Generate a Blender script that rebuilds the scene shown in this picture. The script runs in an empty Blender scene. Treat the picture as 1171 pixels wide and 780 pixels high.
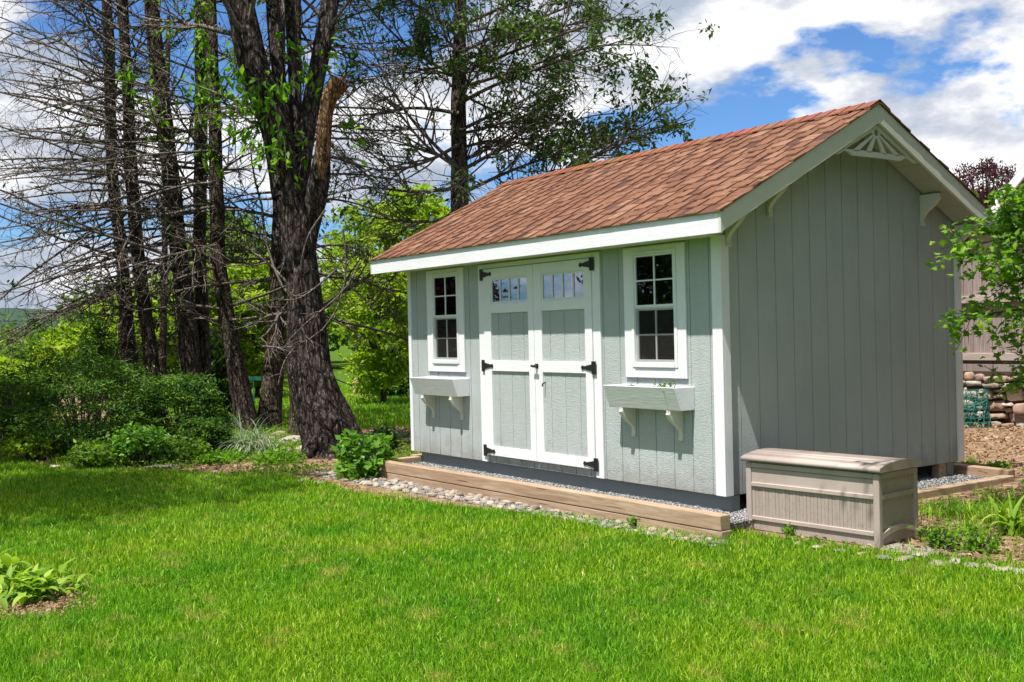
import bpy, bmesh, math, random
import numpy as np
from mathutils import Vector, Matrix
rng = np.random.default_rng(7); random.seed(7)
R = math.radians
SC = bpy.context.scene
COL = SC.collection

# ------------------------------------------------------------------ camera
CP = np.array([5.6127, -5.8817, 1.247]); YAW, PITCH, ROLL, FPX = .9525, -.0084, -.0241, 1248.1542
_c, _s = math.cos(YAW), math.sin(YAW)
CF = np.array([-_s*math.cos(PITCH), _c*math.cos(PITCH), math.sin(PITCH)])
_r = np.array([_c, _s, 0.]); _u = np.cross(_r, CF)
CR = math.cos(ROLL)*_r + math.sin(ROLL)*_u
CU = -math.sin(ROLL)*_r + math.cos(ROLL)*_u
def ray(px, py): return CF + (px-585.5)/FPX*CR - (py-390)/FPX*CU
def at_z(px, py, z): d = ray(px, py); return CP + d*(z-CP[2])/d[2]
def at_d(px, py, D): return CP + ray(px, py)*D
def project(P):
    d = P-CP; z = d@CF
    return 585.5+FPX*(d@CR)/z, 390-FPX*(d@CU)/z, z
cam = bpy.data.cameras.new('camera'); camo = bpy.data.objects.new('camera', cam); COL.objects.link(camo)
cam.sensor_width = 36; cam.lens = 36*FPX/1171; cam.clip_start = .05; cam.clip_end = 5000
M4 = Matrix(((CR[0], CU[0], -CF[0], CP[0]), (CR[1], CU[1], -CF[1], CP[1]), (CR[2], CU[2], -CF[2], CP[2]), (0, 0, 0, 1)))
camo.matrix_world = M4; SC.camera = camo

# ------------------------------------------------------------------ light
SUN_EL, SUN_AZ = R(66.5), R(13)          # sun stands in front of the shed (-Y), a little towards +X
sd = Vector((math.cos(SUN_EL)*math.sin(SUN_AZ), -math.cos(SUN_EL)*math.cos(SUN_AZ), math.sin(SUN_EL)))
sl = bpy.data.lights.new('sun', 'SUN'); sl.energy = 5.0; sl.angle = R(.5); sl.color = (1, .955, .88)
so = bpy.data.objects.new('sun', sl); COL.objects.link(so); so.rotation_euler = sd.to_track_quat('Z', 'Y').to_euler()
so.location = (0, -20, 30)
W = bpy.data.worlds.new('World'); SC.world = W; W.use_nodes = True
nt = W.node_tree; nt.nodes.clear(); L = nt.links
def nn(t, **k):
    n = nt.nodes.new(t)
    for a, b in k.items(): setattr(n, a, b)
    return n
def vmath(op, a, b):
    n = nn('ShaderNodeVectorMath', operation=op); L.new(a, n.inputs[0])
    if isinstance(b, tuple): n.inputs[1].default_value = b
    else: L.new(b, n.inputs[1])
    return n.outputs[0]
out = nn('ShaderNodeOutputWorld'); bg = nn('ShaderNodeBackground')
sky = nn('ShaderNodeTexSky', sky_type='NISHITA'); sky.sun_disc = False; sky.sun_elevation = SUN_EL
sky.sun_rotation = math.pi - SUN_AZ; sky.air_density = 1.0; sky.dust_density = .4; sky.ozone_density = 2.5
tc = nn('ShaderNodeTexCoord')
tint = nn('ShaderNodeMix', data_type='RGBA', blend_type='MULTIPLY'); tint.inputs[0].default_value = 1
L.new(sky.outputs[0], tint.inputs[6]); tint.inputs[7].default_value = (.47, .70, .98, 1)
v = vmath('MULTIPLY', tc.outputs['Generated'], (1, 1, 2.1))
off = vmath('ADD', v, (5.4, 8.7, .45))
n1 = nn('ShaderNodeTexNoise'); n1.inputs['Scale'].default_value = 3.3; n1.inputs['Detail'].default_value = 9; n1.inputs['Roughness'].default_value = .56; n1.inputs['Distortion'].default_value = .0
L.new(off, n1.inputs['Vector'])
rp = nn('ShaderNodeValToRGB'); rp.color_ramp.elements[0].position = .445; rp.color_ramp.elements[1].position = .49
L.new(n1.outputs[0], rp.inputs[0])
off2 = vmath('ADD', v, (7.1, 3.3, 1.4))
n2 = nn('ShaderNodeTexNoise'); n2.inputs['Scale'].default_value = 7.0; n2.inputs['Detail'].default_value = 8; n2.inputs['Roughness'].default_value = .6; n2.inputs['Distortion'].default_value = .0
L.new(off2, n2.inputs['Vector'])
rp2 = nn('ShaderNodeValToRGB'); cr = rp2.color_ramp
cr.elements[0].position = .40; cr.elements[0].color = (3.0, 3.5, 4.3, 1)
cr.elements[1].position = .60; cr.elements[1].color = (7.6, 7.6, 7.6, 1)
e = cr.elements.new(.49); e.color = (4.5, 4.75, 5.3, 1)
L.new(n2.outputs[0], rp2.inputs[0])
mx = nn('ShaderNodeMix', data_type='RGBA'); L.new(rp.outputs[0], mx.inputs[0]); L.new(tint.outputs[2], mx.inputs[6]); L.new(rp2.outputs[0], mx.inputs[7])
L.new(mx.outputs[2], bg.inputs[0]); bg.inputs[1].default_value = .10; L.new(bg.outputs[0], out.inputs[0])
SC.view_settings.view_transform = 'Standard'; SC.view_settings.look = 'None'; SC.view_settings.gamma = 1
SC.view_settings.exposure = .62; SC.view_settings.use_curve_mapping = False
SC.render.engine = 'CYCLES'; SC.cycles.use_denoising = True
SC.cycles.max_bounces = 6; SC.cycles.transparent_max_bounces = 8; SC.cycles.diffuse_bounces = 3; SC.cycles.glossy_bounces = 3; SC.cycles.transmission_bounces = 3

# ------------------------------------------------------------------ materials
class Mt:
    def __init__(s, name, rough=.8, spec=.3):
        s.m = bpy.data.materials.new(name); s.m.use_nodes = True; s.t = s.m.node_tree; s.b = s.t.nodes['Principled BSDF']
        s.b.inputs['Roughness'].default_value = rough; s.b.inputs['Specular IOR Level'].default_value = spec
        s.co = s.t.nodes.new('ShaderNodeTexCoord').outputs['Object']; s.geo = None
    def n(s, t, **k):
        x = s.t.nodes.new(t)
        for a, b in k.items(): setattr(x, a, b)
        return x
    def lk(s, a, b): s.t.links.new(a, b)
    def world(s):
        if not s.geo: s.geo = s.n('ShaderNodeNewGeometry').outputs['Position']
        return s.geo
    def noise(s, scale, detail=4, rough=.55, stretch=(1, 1, 1), dist=0, world=False, shift=0):
        mp = s.n('ShaderNodeMapping'); mp.inputs['Scale'].default_value = stretch; mp.inputs['Location'].default_value = (shift,)*3
        s.lk(s.world() if world else s.co, mp.inputs[0])
        x = s.n('ShaderNodeTexNoise'); x.inputs['Scale'].default_value = scale; x.inputs['Detail'].default_value = detail
        x.inputs['Roughness'].default_value = rough; x.inputs['Distortion'].default_value = dist
        s.lk(mp.outputs[0], x.inputs['Vector']); return x.outputs[0]
    def ramp(s, f, stops):
        x = s.n('ShaderNodeValToRGB'); c = x.color_ramp
        while len(c.elements) < len(stops): c.elements.new(.5)
        for e, (p, col) in zip(c.elements, stops): e.position = p; e.color = (*col, 1) if len(col) == 3 else col
        s.lk(f, x.inputs[0]); return x.outputs[0]
    def mix(s, f, a, b, mode='MIX'):
        x = s.n('ShaderNodeMix', data_type='RGBA', blend_type=mode)
        for q, i in ((f, 0), (a, 6), (b, 7)):
            if isinstance(q, (int, float)): x.inputs[i].default_value = q
            elif isinstance(q, tuple): x.inputs[i].default_value = (*q, 1)
            else: s.lk(q, x.inputs[i])
        return x.outputs[2]
    def attr(s, name, out='Fac'):
        x = s.n('ShaderNodeAttribute', attribute_name=name); return x.outputs[out]
    def color(s, c):
        if isinstance(c, tuple): s.b.inputs['Base Color'].default_value = (*c, 1)
        else: s.lk(c, s.b.inputs['Base Color'])
        s.col = c; return s
    def bump(s, h, strength=.3, dist=.01, prev=None):
        x = s.n('ShaderNodeBump'); x.inputs['Strength'].default_value = strength; x.inputs['Distance'].default_value = dist
        s.lk(h, x.inputs['Height'])
        if prev: s.lk(prev, x.inputs['Normal'])
        s.lk(x.outputs[0], s.b.inputs['Normal']); return x.outputs[0]
    def leafy(s, fac=.35):
        """thin leaf: some light passes through"""
        tr = s.n('ShaderNodeBsdfTranslucent'); ms = s.n('ShaderNodeMixShader'); ms.inputs[0].default_value = fac
        br = s.mix(1.0, s.col, (1.25, 1.35, .55), 'MULTIPLY') if not isinstance(s.col, tuple) else s.col
        if isinstance(br, tuple): tr.inputs[0].default_value = (*br, 1)
        else: s.lk(br, tr.inputs[0])
        o = s.t.nodes['Material Output']; s.lk(s.b.outputs[0], ms.inputs[1]); s.lk(tr.outputs[0], ms.inputs[2]); s.lk(ms.outputs[0], o.inputs[0]); return s
MATS = {}
def siding_mat(name, base, vertical_axis=True):
    m = Mt(name, .75, .25)
    big = m.noise(1.6, 3); fine = m.noise(60, 3, .6, (1, 1, .35)); pl = m.noise(9, 4, .6, (1.2, 1.2, .25), shift=4)
    c = m.mix(m.ramp(big, [(.3, (0,)*3), (.7, (1,)*3)]), base, tuple(min(1, q*1.10) for q in base))
    c = m.mix(m.ramp(pl, [(.45, (0,)*3), (.75, (.35,)*3)]), c, tuple(q*.86 for q in base))
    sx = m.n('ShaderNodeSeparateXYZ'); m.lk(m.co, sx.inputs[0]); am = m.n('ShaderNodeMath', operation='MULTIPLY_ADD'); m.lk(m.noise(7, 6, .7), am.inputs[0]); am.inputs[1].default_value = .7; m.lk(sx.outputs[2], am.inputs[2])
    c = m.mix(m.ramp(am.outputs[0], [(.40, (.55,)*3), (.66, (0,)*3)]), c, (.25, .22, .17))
    m.color(c)
    mp = m.n('ShaderNodeMapping'); mp.inputs['Scale'].default_value = (1, 1, 5.5); m.lk(m.co, mp.inputs[0])
    w = m.n('ShaderNodeTexNoise'); w.inputs['Scale'].default_value = 34; w.inputs['Detail'].default_value = 4; w.inputs['Distortion'].default_value = .8; m.lk(mp.outputs[0], w.inputs['Vector'])
    b1 = m.bump(w.outputs[0], .8, .009); m.bump(m.noise(150, 2), .4, .003, b1)
    return m.m
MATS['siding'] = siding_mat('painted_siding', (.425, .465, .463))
def paint(name, base, amt=.5, rough=.6, st=(.18, 1, 1), sc=55, dirt=.0):
    m = Mt(name, rough, .3)
    n = m.noise(sc, 4, .6, st, .6); d = m.noise(5, 5, .6)
    c = m.mix(m.ramp(d, [(.5, (0,)*3), (.8, (.30+dirt,)*3)]), base, tuple(q*.8 for q in base)); m.color(c)
    m.bump(n, amt, .004); return m.m
MATS['white'] = paint('white_trim_paint', (.80, .80, .83), dirt=.1)
MATS['white_v'] = paint('white_trim_paint_upright', (.80, .80, .83), st=(1, 1, .18))
MATS['vinyl'] = paint('white_vinyl', (.78, .79, .79), amt=.05, rough=.35)
MATS['cream'] = paint('cream_trim_paint', (.62, .62, .54), amt=.12)
MATS['soffit'] = paint('soffit_board_paint', (.42, .42, .38), amt=.3, st=(1, .2, 1))
MATS['skid'] = paint('grey_skid_paint', (.23, .26, .265), amt=.5)
m = Mt('asphalt_shingle', .95, .1); a = m.attr('Col', 'Color'); g = m.noise(260, 2, .7); g2 = m.noise(30, 3)
c = m.mix(1.0, a, m.ramp(g, [(.3, (.55,)*3), (.7, (1.35,)*3)]), 'MULTIPLY'); c = m.mix(.5, c, m.mix(1.0, c, m.ramp(g2, [(.3, (.7,)*3), (.7, (1.25,)*3)]), 'MULTIPLY'))
m.color(c); m.bump(g, .7, .004); MATS['shingle'] = m.m
def glass_mat():
    m = Mt('window_glass'); t = m.t
    gl = m.n('ShaderNodeBsdfGlossy'); gl.inputs['Roughness'].default_value = .015; gl.inputs[0].default_value = (.62, .70, .84, 1)
    tr = m.n('ShaderNodeBsdfTransparent'); tr.inputs[0].default_value = (.75, .8, .78, 1)
    lw = m.n('ShaderNodeFresnel'); lw.inputs[0].default_value = 1.5
    mm = m.n('ShaderNodeMath', operation='MULTIPLY_ADD'); mm.inputs[1].default_value = 1.6; mm.inputs[2].default_value = .30; m.lk(lw.outputs[0], mm.inputs[0])
    bp = m.n('ShaderNodeBump'); bp.inputs['Strength'].default_value = .06; bp.inputs['Distance'].default_value = .01; m.lk(m.noise(3, 1), bp.inputs['Height']); m.lk(bp.outputs[0], gl.inputs['Normal'])
    ms = m.n('ShaderNodeMixShader'); m.lk(mm.outputs[0], ms.inputs[0]); m.lk(tr.outputs[0], ms.inputs[1]); m.lk(gl.outputs[0], ms.inputs[2]); m.lk(ms.outputs[0], t.nodes['Material Output'].inputs[0])
    return m.m
MATS['glass'] = glass_mat()
m = Mt('insect_screen', .9, .1); m.color((.05, .045, .045)); m.b.inputs['Alpha'].default_value = .35; MATS['screen'] = m.m
m = Mt('black_iron', .45, .5); m.color((.015, .015, .016)); m.bump(m.noise(90), .2, .002); MATS['iron'] = m.m
m = Mt('interior_plywood', .8, .2); n = m.noise(6, 5, .6, (1, 1, .15), 1); m.color(m.ramp(n, [(.3, (.28, .13, .07)), (.7, (.42, .22, .13))])); MATS['ply'] = m.m
def wood(name, c0, c1, c2, axis=(.06, 1, 1), sc=26, rough=.85, bump=.4, knots=True):
    m = Mt(name, rough, .2); n = m.noise(sc, 6, .62, axis, 1.6); b = m.noise(3.5, 4, .6, tuple(.35 if q < 1 else 1 for q in axis), .5)
    c = m.ramp(n, [(.3, c0), (.5, c1), (.72, c2)]); c = m.mix(m.ramp(b, [(.42, (0,)*3), (.7, (.6,)*3)]), c, c0)
    if knots:
        mp = m.n('ShaderNodeMapping'); mp.inputs['Scale'].default_value = tuple(.35 if q < 1 else 1 for q in axis); m.lk(m.co, mp.inputs[0])
        vo = m.n('ShaderNodeTexVoronoi'); vo.inputs['Scale'].default_value = 5; m.lk(mp.outputs[0], vo.inputs['Vector'])
        c = m.mix(m.ramp(vo.outputs['Distance'], [(.03, (.8,)*3), (.12, (0,)*3)]), c, tuple(q*.35 for q in c0))
    ck = m.noise(34, 2, .5, tuple(.035 if q < 1 else 1 for q in axis), .3, shift=7); c = m.mix(m.ramp(ck, [(.66, (0,)*3), (.69, (.85,)*3)]), c, tuple(q*.25 for q in c0))
    m.color(c); m.bump(n, bump, .004); return m.m
MATS['timber'] = wood('landscape_timber_wood', (.29, .185, .115), (.41, .29, .195), (.52, .41, .30))
MATS['timber_y'] = wood('landscape_timber_wood_lengthwise', (.29, .20, .13), (.40, .30, .21), (.48, .39, .29), axis=(1, .06, 1))
MATS['fence'] = wood('weathered_fence_wood', (.19, .145, .135), (.30, .24, .225), (.41, .345, .325), axis=(1, 1, .06), sc=40)
MATS['fence_rail'] = wood('weathered_fence_rail_wood', (.32, .26, .23), (.42, .35, .31), (.50, .43, .38), axis=(.06, 1, 1), sc=40)
def bark(name, c0, c1, c2, sc=16, st=(1, 1, .16), bump=1.0, bd=.03):
    m = Mt(name, .95, .1); n = m.noise(sc, 7, .7, st, 1.2); b = m.noise(2.2, 4); f = m.noise(sc*4, 3, .6, (1, 1, .4))
    c = m.ramp(n, [(.36, tuple(q_*.6 for q_ in c0)), (.5, c1), (.62, c2)]); c = m.mix(m.ramp(b, [(.4, (0,)*3), (.7, (.5,)*3)]), c, c0)
    fl = m.noise(sc*2.4, 3, .6, (1, 1, .4), shift=3); c = m.mix(m.ramp(fl, [(.58, (0,)*3), (.66, (.75,)*3)]), c, tuple(min(1, q_*1.7) for q_ in c2))
    vm = m.n('ShaderNodeMapping'); vm.inputs['Scale'].default_value = (1, 1, .34); m.lk(m.co, vm.inputs[0])
    wj = m.mix(.06, vm.outputs[0], m.n('ShaderNodeTexNoise').outputs[1])
    vo = m.n('ShaderNodeTexVoronoi', feature='DISTANCE_TO_EDGE'); vo.inputs['Scale'].default_value = sc*1.1; m.lk(wj, vo.inputs['Vector'])
    pl = m.ramp(vo.outputs['Distance'], [(.0, (0,)*3), (.16, (1,)*3)]); c = m.mix(1.0, c, m.ramp(vo.outputs['Distance'], [(.0, (.35,)*3), (.14, (1.15,)*3)]), 'MULTIPLY')
    m.color(c); q = m.bump(pl, .8, bd*.5); q = m.bump(n, bump, bd, q); m.bump(f, .7, .012, q); return m.m
MATS['bark_old'] = bark('old_tree_bark', (.022, .016, .014), (.065, .047, .042), (.17, .14, .13), 15, (1, 1, .34), 1.0, .06)
MATS['bark'] = bark('conifer_bark', (.03, .022, .017), (.08, .058, .045), (.17, .135, .11), 22)
MATS['bark_pale'] = bark('peeling_limb_bark', (.07, .032, .018), (.20, .105, .055), (.34, .21, .12), 22, (1, 1, .12), 1., .03)
MATS['twig'] = bark('dry_twig_bark', (.085, .068, .055), (.155, .125, .105), (.25, .215, .19), 30, (1, 1, 1), .3, .004)
def leaf(name, stops, trans=.35, rough=.55, spec=.3):
    m = Mt(name, rough, spec); m.color(m.ramp(m.attr('rnd'), stops)); m.leafy(trans); return m.m
MATS['lf_bright'] = leaf('yellow_green_leaf', [(0, (.11, .20, .012)), (.45, (.24, .36, .018)), (1, (.45, .55, .04))], .5)
MATS['lf_mid'] = leaf('mid_green_leaf', [(0, (.05, .12, .012)), (.5, (.11, .21, .018)), (1, (.24, .36, .03))], .45)
MATS['lf_vine'] = leaf('vine_leaf', [(0, (.06, .17, .008)), (.5, (.13, .30, .010)), (1, (.26, .46, .03))], .5)
MATS['lf_dark'] = leaf('evergreen_needle', [(0, (.012, .035, .010)), (.5, (.03, .075, .015)), (1, (.09, .16, .03))], .2)
MATS['lf_yew'] = leaf('yew_needle', [(0, (.018, .055, .010)), (.55, (.055, .135, .015)), (1, (.24, .36, .03))], .3)
MATS['lf_purple'] = leaf('purple_leaf', [(0, (.03, .010, .016)), (.5, (.07, .02, .035)), (1, (.15, .05, .07))], .35)
MATS['lf_maple'] = leaf('fresh_maple_leaf', [(0, (.06, .16, .012)), (.5, (.15, .32, .02)), (1, (.34, .52, .05))], .5)
MATS['lf_thuja'] = leaf('arborvitae_spray', [(0, (.05, .12, .012)), (.5, (.12, .22, .02)), (1, (.24, .34, .04))], .3)
MATS['lf_hosta'] = leaf('hosta_leaf', [(0, (.10, .22, .02)), (.5, (.22, .37, .03)), (1, (.42, .54, .09))], .4, .55, .3)
MATS['lf_hyd'] = leaf('broad_shrub_leaf', [(0, (.05, .15, .015)), (.5, (.11, .26, .025)), (1, (.22, .40, .05))], .4, .45, .4)
MATS['lf_pale'] = leaf('pale_striped_blade', [(0, (.10, .16, .08)), (.5, (.24, .31, .20)), (1, (.48, .52, .40))], .3)
m = Mt('grass_blade', .55, .25); n = m.noise(.55, 5, .6, world=True); n2 = m.noise(2.3, 4, .6, world=True)
n3 = m.noise(4.5, 3, .55, world=True, shift=9)
c = m.ramp(m.attr('rnd'), [(0, (.025, .10, .004)), (.3, (.085, .25, .005)), (.6, (.195, .42, .008)), (.85, (.36, .58, .05)), (1, (.60, .62, .25))])
c = m.mix(m.ramp(n, [(.40, (0,)*3), (.62, (.9,)*3)]), c, m.mix(1.0, c, (1.60, 1.15, 1.2), 'MULTIPLY'))
c = m.mix(m.ramp(n3, [(.57, (0,)*3), (.70, (.75,)*3)]), c, (.46, .43, .10))
c = m.mix(m.ramp(n2, [(.34, (.8,)*3), (.52, (0,)*3)]), c, m.mix(1.0, c, (.55, .80, .7), 'MULTIPLY'))
m.color(c); m.leafy(.38); MATS['grass'] = m.m
# ground: soil / lawn floor chosen by a mask stored on the mesh
m = Mt('ground_soil_and_turf', .97, .05)
mk = m.attr('lawn'); dirt = m.noise(9, 8, .7, world=True); fine = m.noise(55, 4, .7, world=True)
soil = m.ramp(dirt, [(.3, (.11, .065, .038)), (.5, (.27, .175, .11)), (.66, (.42, .30, .21))])
soil = m.mix(.6, soil, m.mix(1.0, soil, m.ramp(fine, [(.35, (.35,)*3), (.65, (1.6,)*3)]), 'MULTIPLY'))
turf = m.ramp(fine, [(.3, (.03, .065, .010)), (.55, (.07, .14, .012)), (.75, (.13, .21, .02))])
adj = m.n('ShaderNodeMath', operation='ADD'); m.lk(mk, adj.inputs[0])
sb = m.n('ShaderNodeMath', operation='MULTIPLY_ADD'); m.lk(dirt, sb.inputs[0]); sb.inputs[1].default_value = .8; sb.inputs[2].default_value = -.4; m.lk(sb.outputs[0], adj.inputs[1])
m.color(m.mix(m.ramp(adj.outputs[0], [(.42, (0,)*3), (.58, (1,)*3)]), soil, turf)); m.bump(fine, .8, .02); MATS['ground'] = m.m
def stone(name, stops, sc=7):
    m = Mt(name, .9, .2); n = m.noise(sc, 6, .65); o = m.n('ShaderNodeObjectInfo').outputs['Random']; f = m.noise(60, 3)
    c = m.ramp(m.attr('rnd') if 'wall' in name or 'gravel' in name else o, stops)
    c = m.mix(1.0, c, m.ramp(n, [(.3, (.6,)*3), (.7, (1.3,)*3)]), 'MULTIPLY'); m.color(c); m.bump(f, .5, .01); return m.m
MATS['stone'] = stone('river_stone', [(0, (.20, .17, .14)), (.3, (.34, .29, .24)), (.6, (.48, .43, .37)), (.85, (.38, .29, .21)), (1, (.22, .21, .21))], 12)
MATS['wallstone'] = stone('fieldstone_wall', [(0, (.24, .19, .15)), (.3, (.40, .34, .29)), (.6, (.46, .42, .39)), (.85, (.46, .30, .17)), (1, (.30, .22, .20))], 9)
MATS['gravel'] = stone('crushed_gravel', [(0, (.13, .13, .135)), (.5, (.25, .25, .25)), (1, (.48, .47, .45))], 40)
m = Mt('resin_chest', .55, .3); n = m.noise(4, 5, .6, (1, 1, .3)); m.color(m.ramp(n, [(.3, (.37, .30, .265)), (.7, (.46, .385, .345))])); m.bump(m.noise(80, 3), .12, .003); MATS['resin'] = m.m
m = Mt('resin_chest_panel', .75, .2); n = m.noise(60, 4, .6, (1, .0, .02)); n2 = m.noise(30, 6, .75)
m.color(m.mix(m.ramp(n2, [(.5, (0,)*3), (.68, (.5,)*3)]), m.ramp(n, [(.3, (.345, .28, .245)), (.7, (.42, .35, .31))]), (.22, .17, .13))); m.bump(n, .5, .004); MATS['resin_panel'] = m.m
def flat(name, c, rough=.7, spec=.3):
    m = Mt(name, rough, spec); n = m.noise(14, 4); m.color(m.mix(m.ramp(n, [(.35, (0,)*3), (.7, (.5,)*3)]), c, tuple(q*.8 for q in c))); return m.m
MATS['teal'] = flat('teal_netting', (.03, .22, .18)); MATS['sign'] = flat('street_sign_green', (.03, .20, .15)); MATS['metal'] = flat('galvanised_post', (.22, .26, .24), .4)
MATS['house'] = flat('neighbour_siding', (.45, .42, .40)); MATS['roofgrey'] = flat('grey_roofing', (.20, .20, .21), .9); MATS['brass'] = flat('lantern_brass', (.35, .24, .10), .4)
MATS['lampglass'] = flat('frosted_lantern_glass', (.70, .60, .42), .3); MATS['path'] = flat('pale_path', (.46, .36, .30), .95)
MATS['soil'] = flat('potting_soil', (.06, .042, .03), .95); MATS['slab'] = flat('grey_slab', (.28, .25, .22), .95)
MATS['hill'] = flat('hill_woods', (.03, .065, .04), .95); MATS['yellow'] = flat('yellow_plastic', (.65, .48, .05)); MATS['darkhole'] = flat('window_dark', (.03, .035, .04), .15, .6)

# ------------------------------------------------------------------ mesh helpers
def world_of(o):
    p = Vector((0, 0, 0))
    while o: p = p + o.location; o = o.parent
    return p
def np_mesh(name, V, faces, rnd=None, smooth=False, col=None):
    me = bpy.data.meshes.new(name); V = np.asarray(V, np.float32); me.vertices.add(len(V)); me.vertices.foreach_set('co', V.ravel())
    tot = [np.full(len(f), f.shape[1], np.int32) for f in faces if len(f)]
    idx = np.concatenate([f.ravel() for f in faces if len(f)]).astype(np.int32); tot = np.concatenate(tot)
    st = np.concatenate([[0], np.cumsum(tot)[:-1]]).astype(np.int32)
    me.loops.add(len(idx)); me.loops.foreach_set('vertex_index', idx); me.polygons.add(len(tot))
    me.polygons.foreach_set('loop_start', st); me.polygons.foreach_set('loop_total', tot)
    if smooth: me.polygons.foreach_set('use_smooth', np.ones(len(tot), bool))
    if rnd is not None:
        a = me.attributes.new('rnd', 'FLOAT', 'POINT'); a.data.foreach_set('value', np.asarray(rnd, np.float32))
    me.update(calc_edges=True); me.validate(); return me
def tag(o, label=None, cat=None, group=None, kind=None):
    if label: o['label'] = label
    if cat: o['category'] = cat
    if group: o['group'] = group
    if kind: o['kind'] = kind
    return o
def thing(name, loc, label, cat, group=None):
    o = bpy.data.objects.new(name, None); o.location = loc; o.empty_display_size = .2; COL.objects.link(o); return tag(o, label, cat, group)
def link(name, me, mat, parent=None, origin=None):
    o = bpy.data.objects.new(name, me); COL.objects.link(o)
    if mat is not None and not me.materials: me.materials.append(MATS[mat] if isinstance(mat, str) else mat)
    if parent is not None: o.parent = parent
    elif origin is not None: o.location = origin
    return o
def link_np(name, V, faces, mat, parent=None, origin=(0, 0, 0), rnd=None, smooth=False):
    base = np.array(world_of(parent)) if parent is not None else np.array(origin)
    me = np_mesh(name, np.asarray(V)-base, faces, rnd, smooth); return link(name, me, mat, parent, origin)
class MB:
    def __init__(s): s.v = []; s.f = []; s.c = []
    def add(s, vs, fs, col=None):
        b = len(s.v); s.v += [tuple(map(float, q)) for q in vs]; s.f += [tuple(b+i for i in f) for f in fs]; s.c += [col]*len(fs); return s
    def box(s, x0, x1, y0, y1, z0, z1, col=None):
        return s.add([(x0, y0, z0), (x1, y0, z0), (x1, y1, z0), (x0, y1, z0), (x0, y0, z1), (x1, y0, z1), (x1, y1, z1), (x0, y1, z1)],
                     [(0, 3, 2, 1), (4, 5, 6, 7), (0, 1, 5, 4), (1, 2, 6, 5), (2, 3, 7, 6), (3, 0, 4, 7)], col)
    def prism(s, poly, axis, a, b, col=None):
        """poly: 2-D outline; axis 'x': (y,z), 'y': (x,z), 'z': (x,y)"""
        def p(u, w, t): return {'x': (t, u, w), 'y': (u, t, w), 'z': (u, w, t)}[axis]
        n = len(poly); vs = [p(u, w, a) for u, w in poly]+[p(u, w, b) for u, w in poly]
        return s.add(vs, [tuple(range(n))[::-1], tuple(range(n, 2*n))]+[(i, (i+1) % n, n+(i+1) % n, n+i) for i in range(n)], col)
    def bar(s, a, b, w, h, up=(0, 0, 1)):
        a = Vector(a); b = Vector(b); d = (b-a).normalized(); sd_ = d.cross(Vector(up)).normalized()*w/2; u = sd_.cross(d).normalized()*h/2
        return s.add([a-sd_-u, a+sd_-u, a+sd_+u, a-sd_+u, b-sd_-u, b+sd_-u, b+sd_+u, b-sd_+u], [(3, 2, 1, 0), (4, 5, 6, 7), (0, 1, 5, 4), (1, 2, 6, 5), (2, 3, 7, 6), (3, 0, 4, 7)])
    def cyl(s, a, b, r0, r1=None, n=12, caps=True):
        r1 = r0 if r1 is None else r1; a = Vector(a); b = Vector(b); d = (b-a).normalized(); t = Vector((1, 0, 0)) if abs(d.x) < .9 else Vector((0, 1, 0))
        e1 = d.cross(t).normalized(); e2 = d.cross(e1); vs = []
        for c, r in ((a, r0), (b, r1)): vs += [c+(e1*math.cos(q)+e2*math.sin(q))*r for q in np.linspace(0, 2*math.pi, n, endpoint=False)]
        return s.add(vs, [(i, (i+1) % n, n+(i+1) % n, n+i) for i in range(n)]+([tuple(range(n))[::-1], tuple(range(n, 2*n))] if caps else []))
    def build(s, name, mat, parent=None, origin=None, bev=0, smooth=False, seg=1, label=None):
        me = bpy.data.meshes.new(name)
        base = world_of(parent) if parent is not None else Vector(origin or (0, 0, 0))
        me.from_pydata([(Vector(q)-base) for q in s.v], [], s.f)
        bm = bmesh.new(); bm.from_mesh(me); bmesh.ops.recalc_face_normals(bm, faces=bm.faces); bm.to_mesh(me); bm.free()
        if any(c is not None for c in s.c):
            ca = me.color_attributes.new('Col', 'FLOAT_COLOR', 'CORNER')
            for p in me.polygons:
                c = s.c[p.index] or (.5, .5, .5)
                for li in p.loop_indices: ca.data[li].color = (*c, 1)
        if smooth:
            for p in me.polygons: p.use_smooth = True
        o = link(name, me, mat, parent, origin or (0, 0, 0))
        if bev:
            b = o.modifiers.new('bevel', 'BEVEL'); b.width = bev; b.segments = seg; b.limit_method = 'ANGLE'; b.angle_limit = R(40)
        if label: o['label'] = label
        return o
def unit(a): return a/np.maximum(np.linalg.norm(a, axis=-1, keepdims=True), 1e-9)
def tubes(P, Rd, k=3, rough=0):
    """P (N,n,3) centre lines, Rd (N,n) radii -> V, quad faces"""
    N, n, _ = P.shape; T = unit(np.gradient(P, axis=1)); ref = np.where(np.abs(T[..., 2:3]) > .8, np.array([1., 0, 0]), np.array([0, 0, 1.]))
    ref = np.repeat(ref[:, :1], n, 1); e1 = unit(np.cross(T, ref)); e2 = np.cross(T, e1); a = np.linspace(0, 2*np.pi, k, endpoint=False)
    rr = Rd[..., None, None]
    if rough: rr = rr*(1+rough*rng.normal(size=(N, n, k, 1)))
    V = P[:, :, None]+rr*(e1[:, :, None]*np.cos(a)[None, None, :, None]+e2[:, :, None]*np.sin(a)[None, None, :, None])
    i = np.arange(N)[:, None, None]*n*k; j = np.arange(n-1)[None, :, None]*k; q = np.arange(k)[None, None]; q2 = (q+1) % k
    F = np.stack([i+j+q, i+j+q2, i+j+k+q2, i+j+k+q], -1).reshape(-1, 4)
    return V.reshape(-1, 3), F
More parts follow.
